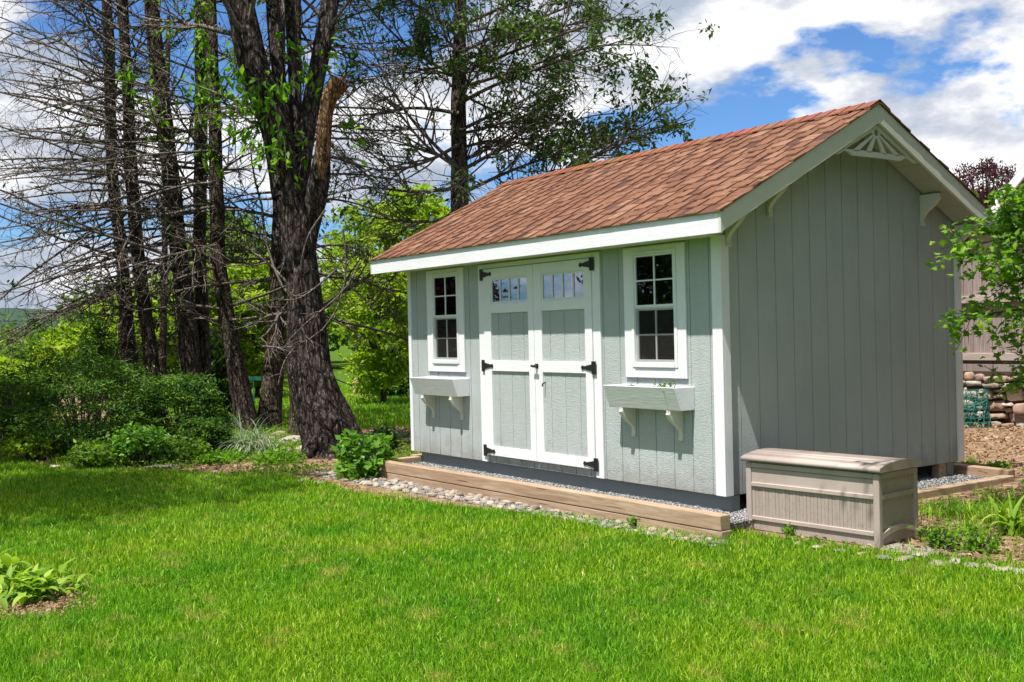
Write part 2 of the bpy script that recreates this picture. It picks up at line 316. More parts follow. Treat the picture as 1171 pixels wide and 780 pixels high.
def spawn(P, Rd, cnt, t0, t1, length, ang, n=5, wob=.15, grav=0., rfrac=.5, lensd=.3, rtip=.3, bias=None):
    N, m, _ = P.shape; t = rng.uniform(t0, t1, (N, cnt)); f = t*(m-1); i0 = np.minimum(f.astype(int), m-2); w = (f-i0)[..., None]
    I = np.arange(N)[:, None]; S = P[I, i0]*(1-w)+P[I, i0+1]*w; r = Rd[I, i0]*(1-w[..., 0])+Rd[I, i0+1]*w[..., 0]; T = unit(P[I, i0+1]-P[I, i0])
    S = S.reshape(-1, 3); T = T.reshape(-1, 3); r = r.ravel(); t = t.ravel(); M_ = len(S)
    perp = unit(np.cross(T, rng.normal(size=(M_, 3)))); A = np.radians(ang*(1+.3*rng.normal(size=M_)))[:, None]
    d = unit(T*np.cos(A)+perp*np.sin(A)+(0 if bias is None else np.array(bias)))
    ln = length*np.clip(1+lensd*rng.normal(size=M_), .3, 2)*(1.15-.5*(t-t0)/(t1-t0+1e-6)); st = (ln/(n-1))[:, None]
    Q = [S]
    for _ in range(n-1):
        d = unit(d+wob*rng.normal(size=(M_, 3))+np.array([0, 0, grav])); Q.append(Q[-1]+d*st)
    Q = np.stack(Q, 1); r0 = np.minimum(r*rfrac, length*.03); RR = r0[:, None]*np.linspace(1, rtip, n)[None]
    return Q, RR
def leaves(C, size, up=.6, droop=0., width=.5, fold=.25, axis=None):
    N = len(C); nrm = unit(rng.normal(size=(N, 3))+np.array([0, 0, up])); a = rng.normal(size=(N, 3)) if axis is None else axis+.35*rng.normal(size=(N, 3))
    a = a+np.array([0, 0, -droop]); a = unit(a-nrm*np.sum(a*nrm, 1, keepdims=True)); b = np.cross(nrm, a); s = (size*rng.uniform(.6, 1.3, N))[:, None]
    mid = C+a*s*.42
    V = np.stack([C, mid+b*s*width*.5+nrm*s*fold*.4, C+a*s-nrm*s*fold*.3, mid-b*s*width*.5+nrm*s*fold*.4], 1).reshape(-1, 3)
    i = np.arange(N)[:, None]*4; F = np.concatenate([i+np.array([[0, 1, 2]]), i+np.array([[0, 2, 3]])]); return V, F
def leaf_obj(name, C, size, mat, parent, up=.6, droop=0., width=.5, axis=None, rn=None, origin=(0, 0, 0)):
    V, F = leaves(C, size, up, droop, width, axis=axis); r = rng.beta(2, 2, len(C)) if rn is None else rn
    return link_np(name, V, [F], mat, parent, origin, np.repeat(r, 4))
def polyline(pts, n):
    pts = np.array(pts, float); d = np.concatenate([[0], np.cumsum(np.linalg.norm(np.diff(pts, axis=0), axis=1))]); t = np.linspace(0, d[-1], n)
    o = np.stack([np.interp(t, d, pts[:, k]) for k in range(3)], 1)
    for _ in range(2): o[1:-1] = .25*o[:-2]+.5*o[1:-1]+.25*o[2:]
    return o
# cheap value noise for shaping
_g = rng.random((64, 64))
def vn(x, y):
    x = np.asarray(x, float); y = np.asarray(y, float); i = np.floor(x).astype(int); j = np.floor(y).astype(int); u = x-i; w = y-j; u = u*u*(3-2*u); w = w*w*(3-2*w)
    g = lambda a, b: _g[a % 64, b % 64]
    return (g(i, j)*(1-u)+g(i+1, j)*u)*(1-w)+(g(i, j+1)*(1-u)+g(i+1, j+1)*u)*w
GZ = -.235
def gh(x, y):
    x = np.asarray(x, float); y = np.asarray(y, float)
    sm = lambda t: np.clip(t, 0, 1)**2*(3-2*np.clip(t, 0, 1))
    h = GZ+.035*sm((x+.2)/.5)*sm((y+.5)/.4)+.065*sm((x+.4)/.5)*sm((y-.5)/.7)+.09*sm((y-2)/5.)*sm((x+5)/4.)
    h = h+.02*(vn(x*.7+5, y*.7)-.5)*sm((np.hypot(x, y)-3)/5)
    return h

# ------------------------------------------------------------------ ground
EDGE = np.array([at_z(px, py, GZ)[:2] for px, py in [(-900, 500), (-300, 515), (0, 524), (38, 529), (77, 535), (154, 536), (230, 540), (327, 546), (372, 553), (400, 562), (438, 570), (520, 579), (600, 586), (700, 597), (800, 608), (850, 614), (900, 622), (1000, 635), (1060, 640), (1120, 648), (1171, 653), (1400, 680), (2600, 820)]])
# signed distance to the lawn's far edge measured along camera bearing
_ang = lambda x, y: (np.stack([np.asarray(x)-CP[0], np.asarray(y)-CP[1]], -1)@CR[:2])/np.maximum(np.stack([np.asarray(x)-CP[0], np.asarray(y)-CP[1]], -1)@CF[:2], .05)
EA = _ang(EDGE[:, 0], EDGE[:, 1]); ED = np.hypot(EDGE[:, 0]-CP[0], EDGE[:, 1]-CP[1])
def lawn_sd(x, y):
    x = np.asarray(x, float); y = np.asarray(y, float); fwd = (x-CP[0])*CF[0]+(y-CP[1])*CF[1]
    a = _ang(x, y); d = np.hypot(x-CP[0], y-CP[1]); s = np.interp(a, EA, ED)-d
    s = np.where(fwd < .3, 5., s)
    hx, hy = at_z(30, 686, GZ)[:2]      # bare mulch round the hosta clump
    hole = np.hypot((x-hx)/1.0, (y-hy)/.62)-.46
    s = np.minimum(s, hole*.8)
    px = 585.5+FPX*a   # the lawn beyond the trees
    far = np.minimum(d-17.2-.8*vn(x*.6, y*.6), 60-d); far = np.where((px > 190) & (px < 560) & (fwd > .3) & (y < 60), far, -5)
    return np.maximum(s, far)
gx = np.unique(np.concatenate([np.linspace(-14, 6, 260), np.linspace(-60, 60, 61), np.array([-2500, -1200, -600, -300, -150, -90, 90, 150, 300, 600, 1200, 2500])]))
gy = np.unique(np.concatenate([np.linspace(-6, 9, 200), np.linspace(-60, 60, 61), np.array([-2500, -1200, -600, -300, -150, -90, 90, 150, 300, 600, 1200, 2500])]))
X, Y = np.meshgrid(gx, gy); Zg = gh(X, Y); nx_ = len(gx)
ii = (np.arange(len(gy)-1)[:, None]*nx_+np.arange(nx_-1)[None]).ravel()
me = np_mesh('ground', np.stack([X, Y, Zg], -1).reshape(-1, 3), [np.stack([ii, ii+1, ii+nx_+1, ii+nx_], 1)], smooth=True)
lw = me.attributes.new('lawn', 'FLOAT', 'POINT'); far_ = np.hypot(X+3, Y) > 45
lw.data.foreach_set('value', np.where(far_, 1, np.clip(.5+lawn_sd(X, Y)*4, 0, 1)).ravel().astype(np.float32))
tag(link('ground', me, 'ground'), kind='structure')

def blades(N, region, hmin, hmax, wid, lean=.55):
    """region(n)->x,y arrays"""
    x, y = region(N); n = len(x); z = gh(x, y)-.004; a = rng.uniform(0, 2*np.pi, n); h = rng.uniform(hmin, hmax, n)*(.75+.5*vn(x*1.7, y*1.7)); w = wid(x, y)*rng.uniform(.7, 1.3, n)
    sx, sy = np.cos(a), np.sin(a); la = rng.uniform(0, 2*np.pi, n); ll = np.abs(rng.normal(0, lean, n))*h; lx, ly = np.cos(la)*ll, np.sin(la)*ll
    B = np.stack([x, y, z], 1); Sd = np.stack([sx*w/2, sy*w/2, 0*w], 1); Mi = B+np.stack([lx*.35, ly*.35, h*.55], 1); Tp = B+np.stack([lx, ly, h*np.sqrt(np.maximum(1-(ll/h)**2*.5, .3))], 1)
    V = np.stack([B-Sd, B+Sd, Mi-Sd*.8, Mi+Sd*.8, Tp], 1).reshape(-1, 3); i = np.arange(n)[:, None]*5
    r = np.clip(rng.beta(2.2, 2.2, n)+.0, 0, 1)
    return V, [i+np.array([[0, 1, 3, 2]]), i+np.array([[2, 3, 4]])], np.repeat(r, 5)
def near_region(N):
    # sample uniformly in bearing and by distance so that density falls off with distance
    u = rng.random(N); d = 2.2*(17./2.2)**(u**.92); px = rng.uniform(-320, 1520, N); k = (px-585.5)/FPX
    dirx = CF[0]+k*CR[0]; diry = CF[1]+k*CR[1]; nn_ = np.hypot(dirx, diry); x = CP[0]+dirx/nn_*d; y = CP[1]+diry/nn_*d
    ok = (lawn_sd(x, y) > .05*rng.normal(size=N)) & (d < 17); return x[ok], y[ok]
def wd(x, y): return .0026+.00042*np.hypot(x-CP[0], y-CP[1])
V, F, r = blades(880000, near_region, .028, .062, wd)
tag(link_np('lawn_grass', V, F, 'grass', rnd=r), 'short bright green mown grass of the lawn in front of the shed', 'grass', kind='stuff')
def wide_region(N):
    x = rng.uniform(-16, 12, N); y = rng.uniform(-16, 2, N); px = 585.5+FPX*_ang(x, y); fwd = (x-CP[0])*CF[0]+(y-CP[1])*CF[1]
    ok = (lawn_sd(x, y) > 0) & ((px < -300) | (px > 1500) | (fwd < .6) | (np.hypot(x-CP[0], y-CP[1]) < 2.4)); return x[ok], y[ok]
V, F, r = blades(120000, wide_region, .03, .06, lambda x, y: .012+0*x)
V2, F2, r2 = blades(60000, lambda N: (lambda x, y: (x[lawn_sd(x, y) > 0], y[lawn_sd(x, y) > 0]))(rng.uniform(-34, -9, N), rng.uniform(.8, 8.9, N)), .04, .09, lambda x, y: .02+0*x)
o_ = len(V); V = np.concatenate([V, V2]); F = [np.concatenate([a_, b_+o_]) for a_, b_ in zip(F, F2)]; r = np.concatenate([r, r2])
tag(link_np('outer_lawn_grass', V, F, 'grass', rnd=r), 'mown grass of the lawn beyond the tree trunks', 'grass', kind='stuff')

# ------------------------------------------------------------------ shed
LX, WY = -4.5705, 3.048; OF, OG = .285, .28; SL = (2.979-2.051)/(1.524+OF); ZE = 2.051; FH = .150
MID = WY/2
def roofz(y): return ZE+SL*(OF+ (y if y <= MID else WY-y))
shed = thing('garden_shed', (LX/2, MID, -.1), 'pale sage garden shed with brown shingle roof and white double door', 'shed')
def siding(mb, u0, u1, g0, gs, z0, ztop, openings, put):
    """vertical grooved boards; put(u,v,z): v=0 outer face"""
    gw = .009; cuts = {u0, u1}; g = []
    k = g0
    while k > u0: k -= gs
    while k < u1:
        if u0 < k < u1: g.append(k); cuts |= {max(u0, k-gw/2), min(u1, k+gw/2)}
        k += gs
    for a, b, _, _ in openings: cuts |= {a, b}
    if abs(u1-WY) < 1e-6 or u1 > 2: cuts.add(MID)
    cu = sorted(cuts)
    for a, b in zip(cu, cu[1:]):
        if b-a < 1e-5: continue
        mid = (a+b)/2; dep = .006 if any(abs(mid-q) < gw/2 for q in g) else 0
        zs = [(z0, None)]
        for oa, ob, oz0, oz1 in sorted(openings, key=lambda q: q[2]):
            if oa < mid < ob: zs = zs[:-1]+[(zs[-1][0], oz0), (oz1, None)]
        for s0, s1 in zs:
            ta, tb = (ztop(a), ztop(b)) if s1 is None else (s1, s1)
            if ta-s0 < .002: continue
            vs = [put(a, dep, s0), put(b, dep, s0), put(b, .016, s0), put(a, .016, s0), put(a, dep, ta), put(b, dep, tb), put(b, .016, tb), put(a, .016, ta)]
            mb.add(vs, [(0, 3, 2, 1), (4, 5, 6, 7), (0, 1, 5, 4), (1, 2, 6, 5), (2, 3, 7, 6), (3, 0, 4, 7)])
WINC = [-3.827, -.7268]; hw = .262
ops = [(c-hw, c+hw, .94, 1.86) for c in WINC]+[(-2.995, -2.375, 1.51, 1.765), (-2.19, -1.56, 1.51, 1.765)]
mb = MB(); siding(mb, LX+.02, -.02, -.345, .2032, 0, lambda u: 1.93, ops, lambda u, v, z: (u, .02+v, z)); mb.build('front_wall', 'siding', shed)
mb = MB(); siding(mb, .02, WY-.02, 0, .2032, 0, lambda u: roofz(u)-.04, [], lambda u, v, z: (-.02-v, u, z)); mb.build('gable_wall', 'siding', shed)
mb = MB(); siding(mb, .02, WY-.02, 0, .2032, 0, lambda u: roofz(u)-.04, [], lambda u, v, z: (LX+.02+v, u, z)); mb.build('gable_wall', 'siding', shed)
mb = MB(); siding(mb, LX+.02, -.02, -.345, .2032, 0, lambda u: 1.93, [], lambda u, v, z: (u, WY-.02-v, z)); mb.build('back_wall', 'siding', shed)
mb = MB(); mb.box(LX+.04, -.04, .045, WY-.045, .01, .05); mb.box(LX+.04, -.04, WY-.055, WY-.04, .05, 1.9); mb.box(LX+.04, LX+.055, .05, WY-.06, .05, 1.9); mb.box(-.055, -.04, .05, WY-.06, .05, 1.9)
mb.box(LX+.06, -.06, WY-.5, WY-.06, .85, .88); mb.build('interior_lining', 'ply', shed)
# skids and footing
mb = MB(); mb.box(LX+.10, -.02, .07, .17, -.135, -.004); mb.build('skid', 'skid', shed, bev=.004)
for yy in (.95, 1.95, 2.85): mb = MB(); mb.box(LX+.10, -.05, yy, yy+.1, -.135, -.004); mb.build('skid', 'skid', shed, bev=.004)
mb = MB(); mb.box(-.10, -.03, WY-.35, WY-.24, -.2, -.004); mb.build('support_block', 'timber', shed)
# corner trim, L shaped
for sx in (0, 1):
    for sy in (0, 1):
        x = 0 if sx else LX; y = 0 if sy == 0 else WY; dx = -1 if sx else 1; dy = 1 if sy == 0 else -1
        mb = MB(); wF = .1 if sx else .055
        zt = 1.92
        mb.box(*sorted((x, x+dx*wF)), *sorted((y, y+dy*.0195)), 0, zt)
        mb.box(*sorted((x, x+dx*.0195)), *sorted((y+dy*.0197, y+dy*.085)), 0, zt)
        mb.build('corner_trim', 'white_v', shed, bev=.002)
# roof deck, soffits, fascia, rakes
x0, x1 = LX-OG, OG
mb = MB()
dk = .03
poly = [(-OF+.02, roofz(-OF+.02)-.004), (MID, roofz(MID)-.004), (WY+OF-.02, roofz(-OF+.02)-.004), (WY+OF-.02, roofz(-OF+.02)-dk), (MID, roofz(MID)-dk-.004), (-OF+.02, roofz(-OF+.02)-dk)]
mb.prism(poly, 'x', x0+.025, x1-.025); mb.build('roof_deck', 'ply', shed)
mb = MB(); mb.box(x0, x1, -OF, -OF+.024, ZE-FH, ZE-.001); mb.build('fascia_board', 'white', shed, bev=.003)
mb = MB(); mb.box(x0, x1, WY+OF-.024, WY+OF, ZE-FH, ZE-.001); mb.build('fascia_board', 'white', shed, bev=.003)
mb = MB(); mb.box(LX-.001, .001, -OF+.026, .018, ZE-FH+.012, ZE-FH+.03); mb.build('eave_soffit', 'cream', shed)
mb = MB(); mb.box(LX-.001, .001, WY-.018, WY+OF-.026, ZE-FH+.012, ZE-FH+.03); mb.build('eave_soffit', 'cream', shed)
for side in (0, 1):
    X0, X1 = (x1-.024, x1+.001) if side else (x0-.001, x0+.024)
    for sg in (0, 1):
        ya, yb = (-OF-.002, MID) if sg == 0 else (WY+OF+.002, MID)
        mb = MB(); mb.prism([(ya, ZE-FH), (yb, 2.979-FH), (yb, 2.979), (ya, ZE)], 'x', X0, X1); mb.build('rake_board', 'cream', shed, bev=.003)
        # lookout soffit boards under the rake overhang
        mb = MB(); a, b = (-OF+.03, MID) if sg == 0 else (WY+OF-.03, MID); nb = 9
        for k in range(nb):
            p, q = a+(b-a)*k/nb, a+(b-a)*(k+1)/nb; gp = .004*(1 if q > p else -1)
            XX = (.0, x1-.026) if side else (x0+.026, LX)
            zf = lambda y_: (roofz(y_)-.125)
            mb.prism([(p, zf(p)), (q-gp, zf(q-gp)), (q-gp, zf(q-gp)+.015), (p, zf(p)+.015)], 'x', *XX)
        mb.build('rake_soffit', 'soffit', shed)
# drip edge
mb = MB(); mb.box(x0-.006, x1+.006, -OF-.006, -OF+.03, ZE+.0005, ZE+.003); mb.build('drip_edge', 'darkhole', shed)
# shingles as real tabs
def shingles():
    mb = MB(); run = MID+OF+.018; nC = 14; ex = run/nC; pal = [(.182, .088, .056), (.22, .110, .070), (.160, .077, .052), (.10, .052, .042), (.25, .135, .088), (.197, .098, .064)]
    def tab(sg, s0, s1, xa, xb, lift0, lift1, th, col):
        vs = []
        for (s_, l_) in ((s0, lift0), (s1, lift1)):
            y = -OF-.018+s_; z = ZE+SL*(y+OF)
            if sg: y = WY-y
            for xx in (xa, xb):
                for t in (0, th): vs.append((xx, y, z+l_+t))
        mb.add(vs, [(0, 2, 3, 1), (4, 5, 7, 6), (0, 1, 5, 4), (2, 6, 7, 3), (1, 3, 7, 5), (0, 4, 6, 2)], col)
    for sg in (0, 1):
        for i in range(nC):
            s0 = i*ex; s1 = min(run, s0+ex*1.12); x = x0-.014-random.random()*.1
            while x < x1+.014:
                w = random.uniform(.12, .26); xa, xb = max(x, x0-.014), min(x+w, x1+.014)
                if xb-xa > .01:
                    c = random.choice(pal[:3]+[pal[3]]); k = random.uniform(.85, 1.1); tab(sg, s0, s1, xa, xb-.0015, .005, .0015, .005, tuple(q*k for q in c))
                x += w
            x = x0-.014+random.random()*.12
            while x < x1+.014:
                w = random.uniform(.08, .16); xa, xb = x, min(x+w, x1+.014)
                if xb-xa > .02:
                    c = random.choice([pal[0], pal[1], pal[4], pal[5], pal[5], pal[1]]); k = random.uniform(.85, 1.15); tab(sg, s0-.002+random.uniform(-.002, .002), s1-.01, xa, xb,   .012, .004, .011, tuple(q*k for q in c))
                x += w+random.uniform(.06, .17)
    rf = mb.build('roof_shingles', 'shingle', shed)
    mb = MB(); x = x1+.012; k = 0
    while x > x0-.01:
        xa = max(x-.155, x0-.012); c = tuple(q*random.uniform(.75, 1.1) for q in (.27, .11, .07)); zr = roofz(MID)
        for sg in (-1, 1):
            y1 = MID+sg*.13; vs = []
            for xx, l_ in ((x, .024), (xa-.01, .016)):
                for yy, zz in ((MID, zr+.004), (y1, zr-SL*.13+.004)):
                    for t in (0, .007): vs.append((xx, yy, zz+l_+t))
            mb.add(vs, [(0, 2, 3, 1), (4, 5, 7, 6), (0, 1, 5, 4), (2, 6, 7, 3), (1, 3, 7, 5), (0, 4, 6, 2)], c)
        x -= .142
    o = mb.build('ridge_cap', 'shingle', rf)
shingles()
# gable ornament
def ornament(xc):
    org = None; mb = MB(); T = (xc-.008, xc+.008); ap = 2.979-FH-.0; zb = 2.545
    # scalloped bottom rail
    top = []; bot = []
    for i in range(41):
        t = -1+i/20.; y = MID+t*.555; s = abs(t)
        zt_ = 2.600+.0*s; zb_ = zb+.010*math.cos(t*1.2)
        if s > .56: k = (s-.56)/.44; zb_ = zb+.006+.030*math.sin(min(1, k*1.6)*math.pi/1.0)*(1 if k < .62 else 0)-.0*k; zt_ = 2.600-.028*k
        lim = ap-SL*abs(y-MID)+.012
        top.append((y, min(max(zt_, zb_+.02), max(lim, zb_+.004)))); bot.append((y, zb_))
    for i in range(40): mb.prism([bot[i], bot[i+1], top[i+1], top[i]], 'x', *T)
    hc = (MID, 2.757)
    # ring
    for i in range(20):
        a0, a1 = 2*math.pi*i/20, 2*math.pi*(i+1)/20; r0, r1 = .030, .052
        mb.prism([(hc[0]+r0*math.cos(a0), hc[1]+r0*math.sin(a0)), (hc[0]+r1*math.cos(a0), hc[1]+r1*math.sin(a0)), (hc[0]+r1*math.cos(a1), hc[1]+r1*math.sin(a1)), (hc[0]+r0*math.cos(a1), hc[1]+r0*math.sin(a1))], 'x', *T)
    for yb, w in ((-.27, .075), (-.10, .058), (.10, .058), (.27, .075)):
        k = math.hypot(yb, 2.59-hc[1]); sx_, sz_ = yb/k, (2.59-hc[1])/k; a = (hc[0]+sx_*.045, hc[1]+sz_*.045); b = (hc[0]+yb, 2.59)
        mb.prism([(a[0]-.014, a[1]), (a[0]+.014, a[1]), (b[0]+w/2, b[1]), (b[0]-w/2, b[1])], 'x', *T)
    for sg in (-1, 1):  # strips against the rakes
        mb.prism([(MID, ap+.002), (MID+sg*.50, ap-SL*.5+.002), (MID+sg*.50, ap-SL*.5-.03), (MID, ap-.045)], 'x', xc-.006, xc+.006)
    return mb
ornament(OG-.035).build('gable_ornament', 'cream', shed, bev=.0015)
ornament(LX-OG+.035).build('gable_ornament', 'cream', shed, bev=.0015)
def scroll(d, h):
    """bracket outline: (out, up) with (0,0) at the wall/top corner"""
    pts = [(0, 0), (d, 0), (d, -.022)]
    for i in range(13):
        t = i/12.; u = d*(1-t)**1.0*.92+.02; w = -.030-(h-.055)*t
        u = u + .010*math.sin(t*math.pi*2.0)-d*.13*math.sin(t*math.pi)+d*.05*math.sin(t*math.pi*2); pts.append((max(u, .02), w))
    pts += [(.028, -h+.012), (.016, -h), (0, -h+.004)]; return pts
for side in (0, 1):
    for yb in (.072, .55, WY-.55, WY-.072):
        mb = MB(); zt = roofz(yb)-.128-(SL*.02)
        xs = (lambda u: .0005+u) if side else (lambda u: LX-.0005-u)
        if .4 < yb < 2.7: xs = (lambda u: -.018+u*1.05) if side else (lambda u: LX+.018-u*1.05)
        mb.prism([(xs(u), zt+w) for u, w in scroll(.175, .265)], 'y', yb-.022, yb+.022); mb.build('gable_bracket', 'cream', shed, bev=.002)
# windows
for c in WINC:
    cas = MB(); a, b = c-.351, c+.351
    w = MB(); fx0, fx1 = c-.258, c+.258
    cas.box(a, c-.2585, .0, .0195, .857, 1.9); cas.box(c+.2585, b, .0, .0195, .857, 1.9); cas.box(c-.258, c+.258, .0, .0195, .857, .9395); cas.box(c-.258, c+.258, .0, .0195, 1.86, 1.9)
    casing = cas.build('window', 'white_v', shed, bev=.003)
    f = MB(); f.box(fx0, fx0+.03, -.006, .04, .94, 1.86); f.box(fx1-.03, fx1, -.006, .04, .94, 1.86); f.box(fx0+.03, fx1-.03, -.006, .04, 1.835, 1.86); f.box(fx0+.03, fx1-.03, -.012, .04, .94, .972)
    f.build('window_frame', 'vinyl', casing, bev=.002)
    for nm, z0, z1, yo in (('upper_sash', 1.415, 1.834, .006), ('lower_sash', .973, 1.4145, .016)):
        s_ = MB(); q0, q1 = fx0+.031, fx1-.031; sw = .016 if nm[0] == 'u' else .024
        s_.box(q0, q0+sw, yo, yo+.02, z0, z1); s_.box(q1-sw, q1, yo, yo+.02, z0, z1); s_.box(q0+sw, q1-sw, yo, yo+.02, z1-sw, z1); s_.box(q0+sw, q1-sw, yo, yo+.02, z0, z0+sw+.004)
        zm = (z0+z1)/2+.004; s_.box(c-.007, c+.007, yo+.003, yo+.017, z0+sw, z1-sw); s_.box(q0+sw, c-.0072, yo+.003, yo+.017, zm-.006, zm+.006); s_.box(c+.0072, q1-sw, yo+.003, yo+.017, zm-.006, zm+.006)
        s_.build(nm, 'vinyl', casing, bev=.001)
        g = MB(); g.box(q0+.004, q1-.004, yo+.0085, yo+.0115, z0+.004, z1-.004); g.build('glass_pane', 'glass', casing)
    s_ = MB(); s_.add([(fx0+.034, .0125, .98), (fx1-.034, .0125, .98), (fx1-.034, .0125, 1.405), (fx0+.034, .0125, 1.405)], [(0, 1, 2, 3)]); s_.build('insect_screen', 'screen', casing)
# door casing + doors
mb = MB(); mb.box(-3.203, -3.108, 0, .0195, 0, 1.90); mb.box(-1.478, -1.380, 0, .0195, 0, 1.90); mb.box(-3.1078, -1.4782, 0, .0195, 1.858, 1.90); mb.build('door_casing', 'white_v', shed, bev=.003)
def hinge(par, xk, z, d):
    mb = MB(); mb.prism([(xk-d*.045, z-.055), (xk-d*.005, z-.055), (xk-d*.005, z+.055), (xk-d*.045, z+.055)], 'y', -.016, -.0105)
    mb.prism([(xk+d*.006, z-.030), (xk+d*.11, z-.012), (xk+d*.135, z-.020), (xk+d*.150, z), (xk+d*.135, z+.020), (xk+d*.11, z+.012), (xk+d*.006, z+.030)], 'y', -.0175, -.0115)
    mb.cyl((xk, -.016, z-.055), (xk, -.016, z+.055), .007, n=8); mb.build('strap_hinge', 'iron', par)
for side, (a, b) in enumerate(((-3.104, -2.302), (-2.296, -1.482))):
    p0, p1 = (-2.988, -2.386) if side == 0 else (-2.184, -1.576)
    mb = MB(); Y0, Y1 = -.010, .0185; zt = 1.852
    mb.box(a, p0, Y0, Y1, .07, zt); mb.box(p1, b, Y0, Y1, .07, zt)
    for z0, z1 in ((.07, .160), (.878, .975), (1.428, 1.520), (1.757, zt)): mb.box(p0+.0002, p1-.0002, Y0, Y1, z0, z1)
    d = mb.build('door', 'white', shed, bev=.003)
    mb = MB(); siding(mb, p0-.01, p1+.01, p0+.11+.0*side, .2032, .14, lambda u: 1.46, [], lambda u, v, z: (u, .006+v*.7, z)); mb.build('door_panel', 'siding', d)
    g = MB(); g.box(p0, p1, .008, .011, 1.51, 1.765); g.build('glass_pane', 'glass', d)
    g = MB(); g.box(p0, p0+.02, .0, .018, 1.521, 1.756); g.box(p1-.02, p1, .0, .018, 1.521, 1.756); g.box(p0+.02, p1-.02, .0, .018, 1.521, 1.537); g.box(p0+.02, p1-.02, .0, .018, 1.741, 1.756)
    for k in (1, 2, 3): xm = p0+.01+(p1-p0-.02)*k/4; g.box(xm-.008, xm+.008, -.001, .018, 1.537, 1.741)
    g.build('transom_muntins', 'vinyl', d, bev=.001)
    for z in (1.802, .928, .112): hinge(d, -3.106 if side == 0 else -1.480, z, 1 if side == 0 else -1)
    if side == 1:
        h = MB(); h.cyl((-2.262, -.011, .935), (-2.262, -.045, .935), .012, n=10); h.bar((-2.300, -.05, .936), (-2.225, -.05, .930), .014, .02); h.box(-2.285, -2.24, -.016, -.011, .915, .955)
        h.build('door_handle', 'iron', d, bev=.002)
        h = MB(); h.cyl((-2.165, .006, .79), (-2.165, -.028, .775), .006, n=8); h.cyl((-2.165, -.028, .775), (-2.165, -.03, .752), .006, n=8); h.build('pull_hook', 'iron', d)

# planter boxes hung under the windows
for c in (-.730, -3.830):
    a, b = c-.412, c+.412; zt, zb = .800, .622
    mb = MB(); yt, yb = -.19, -.125; th = .02
    mb.prism([(yt, zt), (yt+th, zt), (yb+th, zb), (yb, zb)], 'x', a, b)
    for xa, xb in ((a+.0002, a+th), (b-th, b-.0002)): mb.prism([(yt+th+.0003, zt-.001), (.0195, zt-.001), (.0195, zb+.001), (yb+th+.0003, zb+.001)], 'x', xa, xb)
    mb.box(a+th, b-th, -.005, .0195, zb, zt); mb.box(a+th, b-th, yb+th+.0003, -.0055, zb+.002, zb+.02)
    pl = mb.build('planter_box', 'white', shed, bev=.003)
    mb = MB(); mb.prism([(-.148, .752), (-.006, .752), (-.006, zb+.021), (-.104, zb+.021)], 'x', a+th+.001, b-th-.001); mb.build('soil', 'soil', pl)
    for xk in (c-.27, c+.27):
        mb = MB(); mb.prism([(.0195-u, zb-.001+w) for u, w in scroll(.145, .245)], 'x', xk-.02, xk+.02); mb.build('planter_bracket', 'cream', pl, bev=.003)
# things in and on the planters
def seedling(x, y, z, n, s, label):
    C = np.array([x, y, z])+np.abs(rng.normal(size=(n, 3)))*np.array([0, 0, s*.5])+rng.normal(size=(n, 3))*np.array([s, s*.35, 0])
    o = leaf_obj('seedling', C, .03, 'lf_thuja', None, up=.8, origin=(x, y, z)); tag(o, label, 'plant', kind='stuff')
    
seedling(-.50, -.12, .775, 90, .06, 'yellow green seedlings sprouting at the right end of the right planter box')
seedling(-.92, -.10, .765, 22, .04, 'few tiny sprouts near the left end of the right planter box')

# ------------------------------------------------------------------ timbers, gravel, chest
TL = 'weathered landscape timber '
def timber(a, b, w, z0, z1, mat, label):
    a = np.array(a, float); b = np.array(b, float); d = unit(b-a); nrm = np.array([-d[1], d[0]]); mb = MB()
    q = [a, b, b+nrm*w, a+nrm*w]; mb.prism([tuple(p) for p in q], 'z', z0, z1)
    o = mb.build('landscape_timber', mat, None, (float(a[0]), float(a[1]), z0), bev=.007, seg=2); return tag(o, label, 'timber', 'timbers edging the shed base')
timber((-4.55, -.47), (.30, -.375), .10, -.165, -.058, 'timber', 'long upper timber along the front of the gravel pad')
timber((-4.55, -.466), (.305, -.371), .10, -.29, -.167, 'timber', 'long lower timber resting on the soil below the front edging')
timber((-4.453, -.366), (-4.453, .062), .097, -.29, -.060, 'timber_y', 'short return timber at the far left end of the gravel pad')
timber((-4.61, .0645), (-4.61, 2.4), .097, -.29, -.060, 'timber_y', 'timber running back beside the far gable end')
timber((.52, .75), (.52, 2.95), .10, -.33, -.078, 'timber_y', 'timber running back beside the gable wall behind the storage chest')
timber((-.6, 3.12), (.42, 3.02), .10, -.17, -.05, 'timber', 'shaded timber crossing behind the far corner of the shed')
# crushed gravel inside the edging
def scatter_stones(N, x, y, s, flatness=.7):
    base = np.array([[1, 0, 0], [-1, 0, 0], [0, 1, 0], [0, -1, 0], [0, 0, 1], [0, 0, -1]], float); FF = np.array([[0, 2, 4], [2, 1, 4], [1, 3, 4], [3, 0, 4], [2, 0, 5], [1, 2, 5], [3, 1, 5], [0, 3, 5]])
    Q = base[None]*rng.uniform(.6, 1.2, (N, 6, 1)); a = rng.uniform(0, 6.28, N); ca, sa = np.cos(a)[:, None], np.sin(a)[:, None]
    Q = np.stack([Q[..., 0]*ca-Q[..., 1]*sa, Q[..., 0]*sa+Q[..., 1]*ca, Q[..., 2]*flatness+Q[..., 0]*.2], -1)*s[:, None, None]
    return Q, FF
mb = MB(); mb.box(-4.54, .21, -.37, 3.0, -.30, -.130); mb.box(.2101, .42, .6, 2.98, -.3, -.135)
pad = mb.build('gravel_pad', 'slab', None, (-2, 1.5, -.3)); tag(pad, kind='structure')
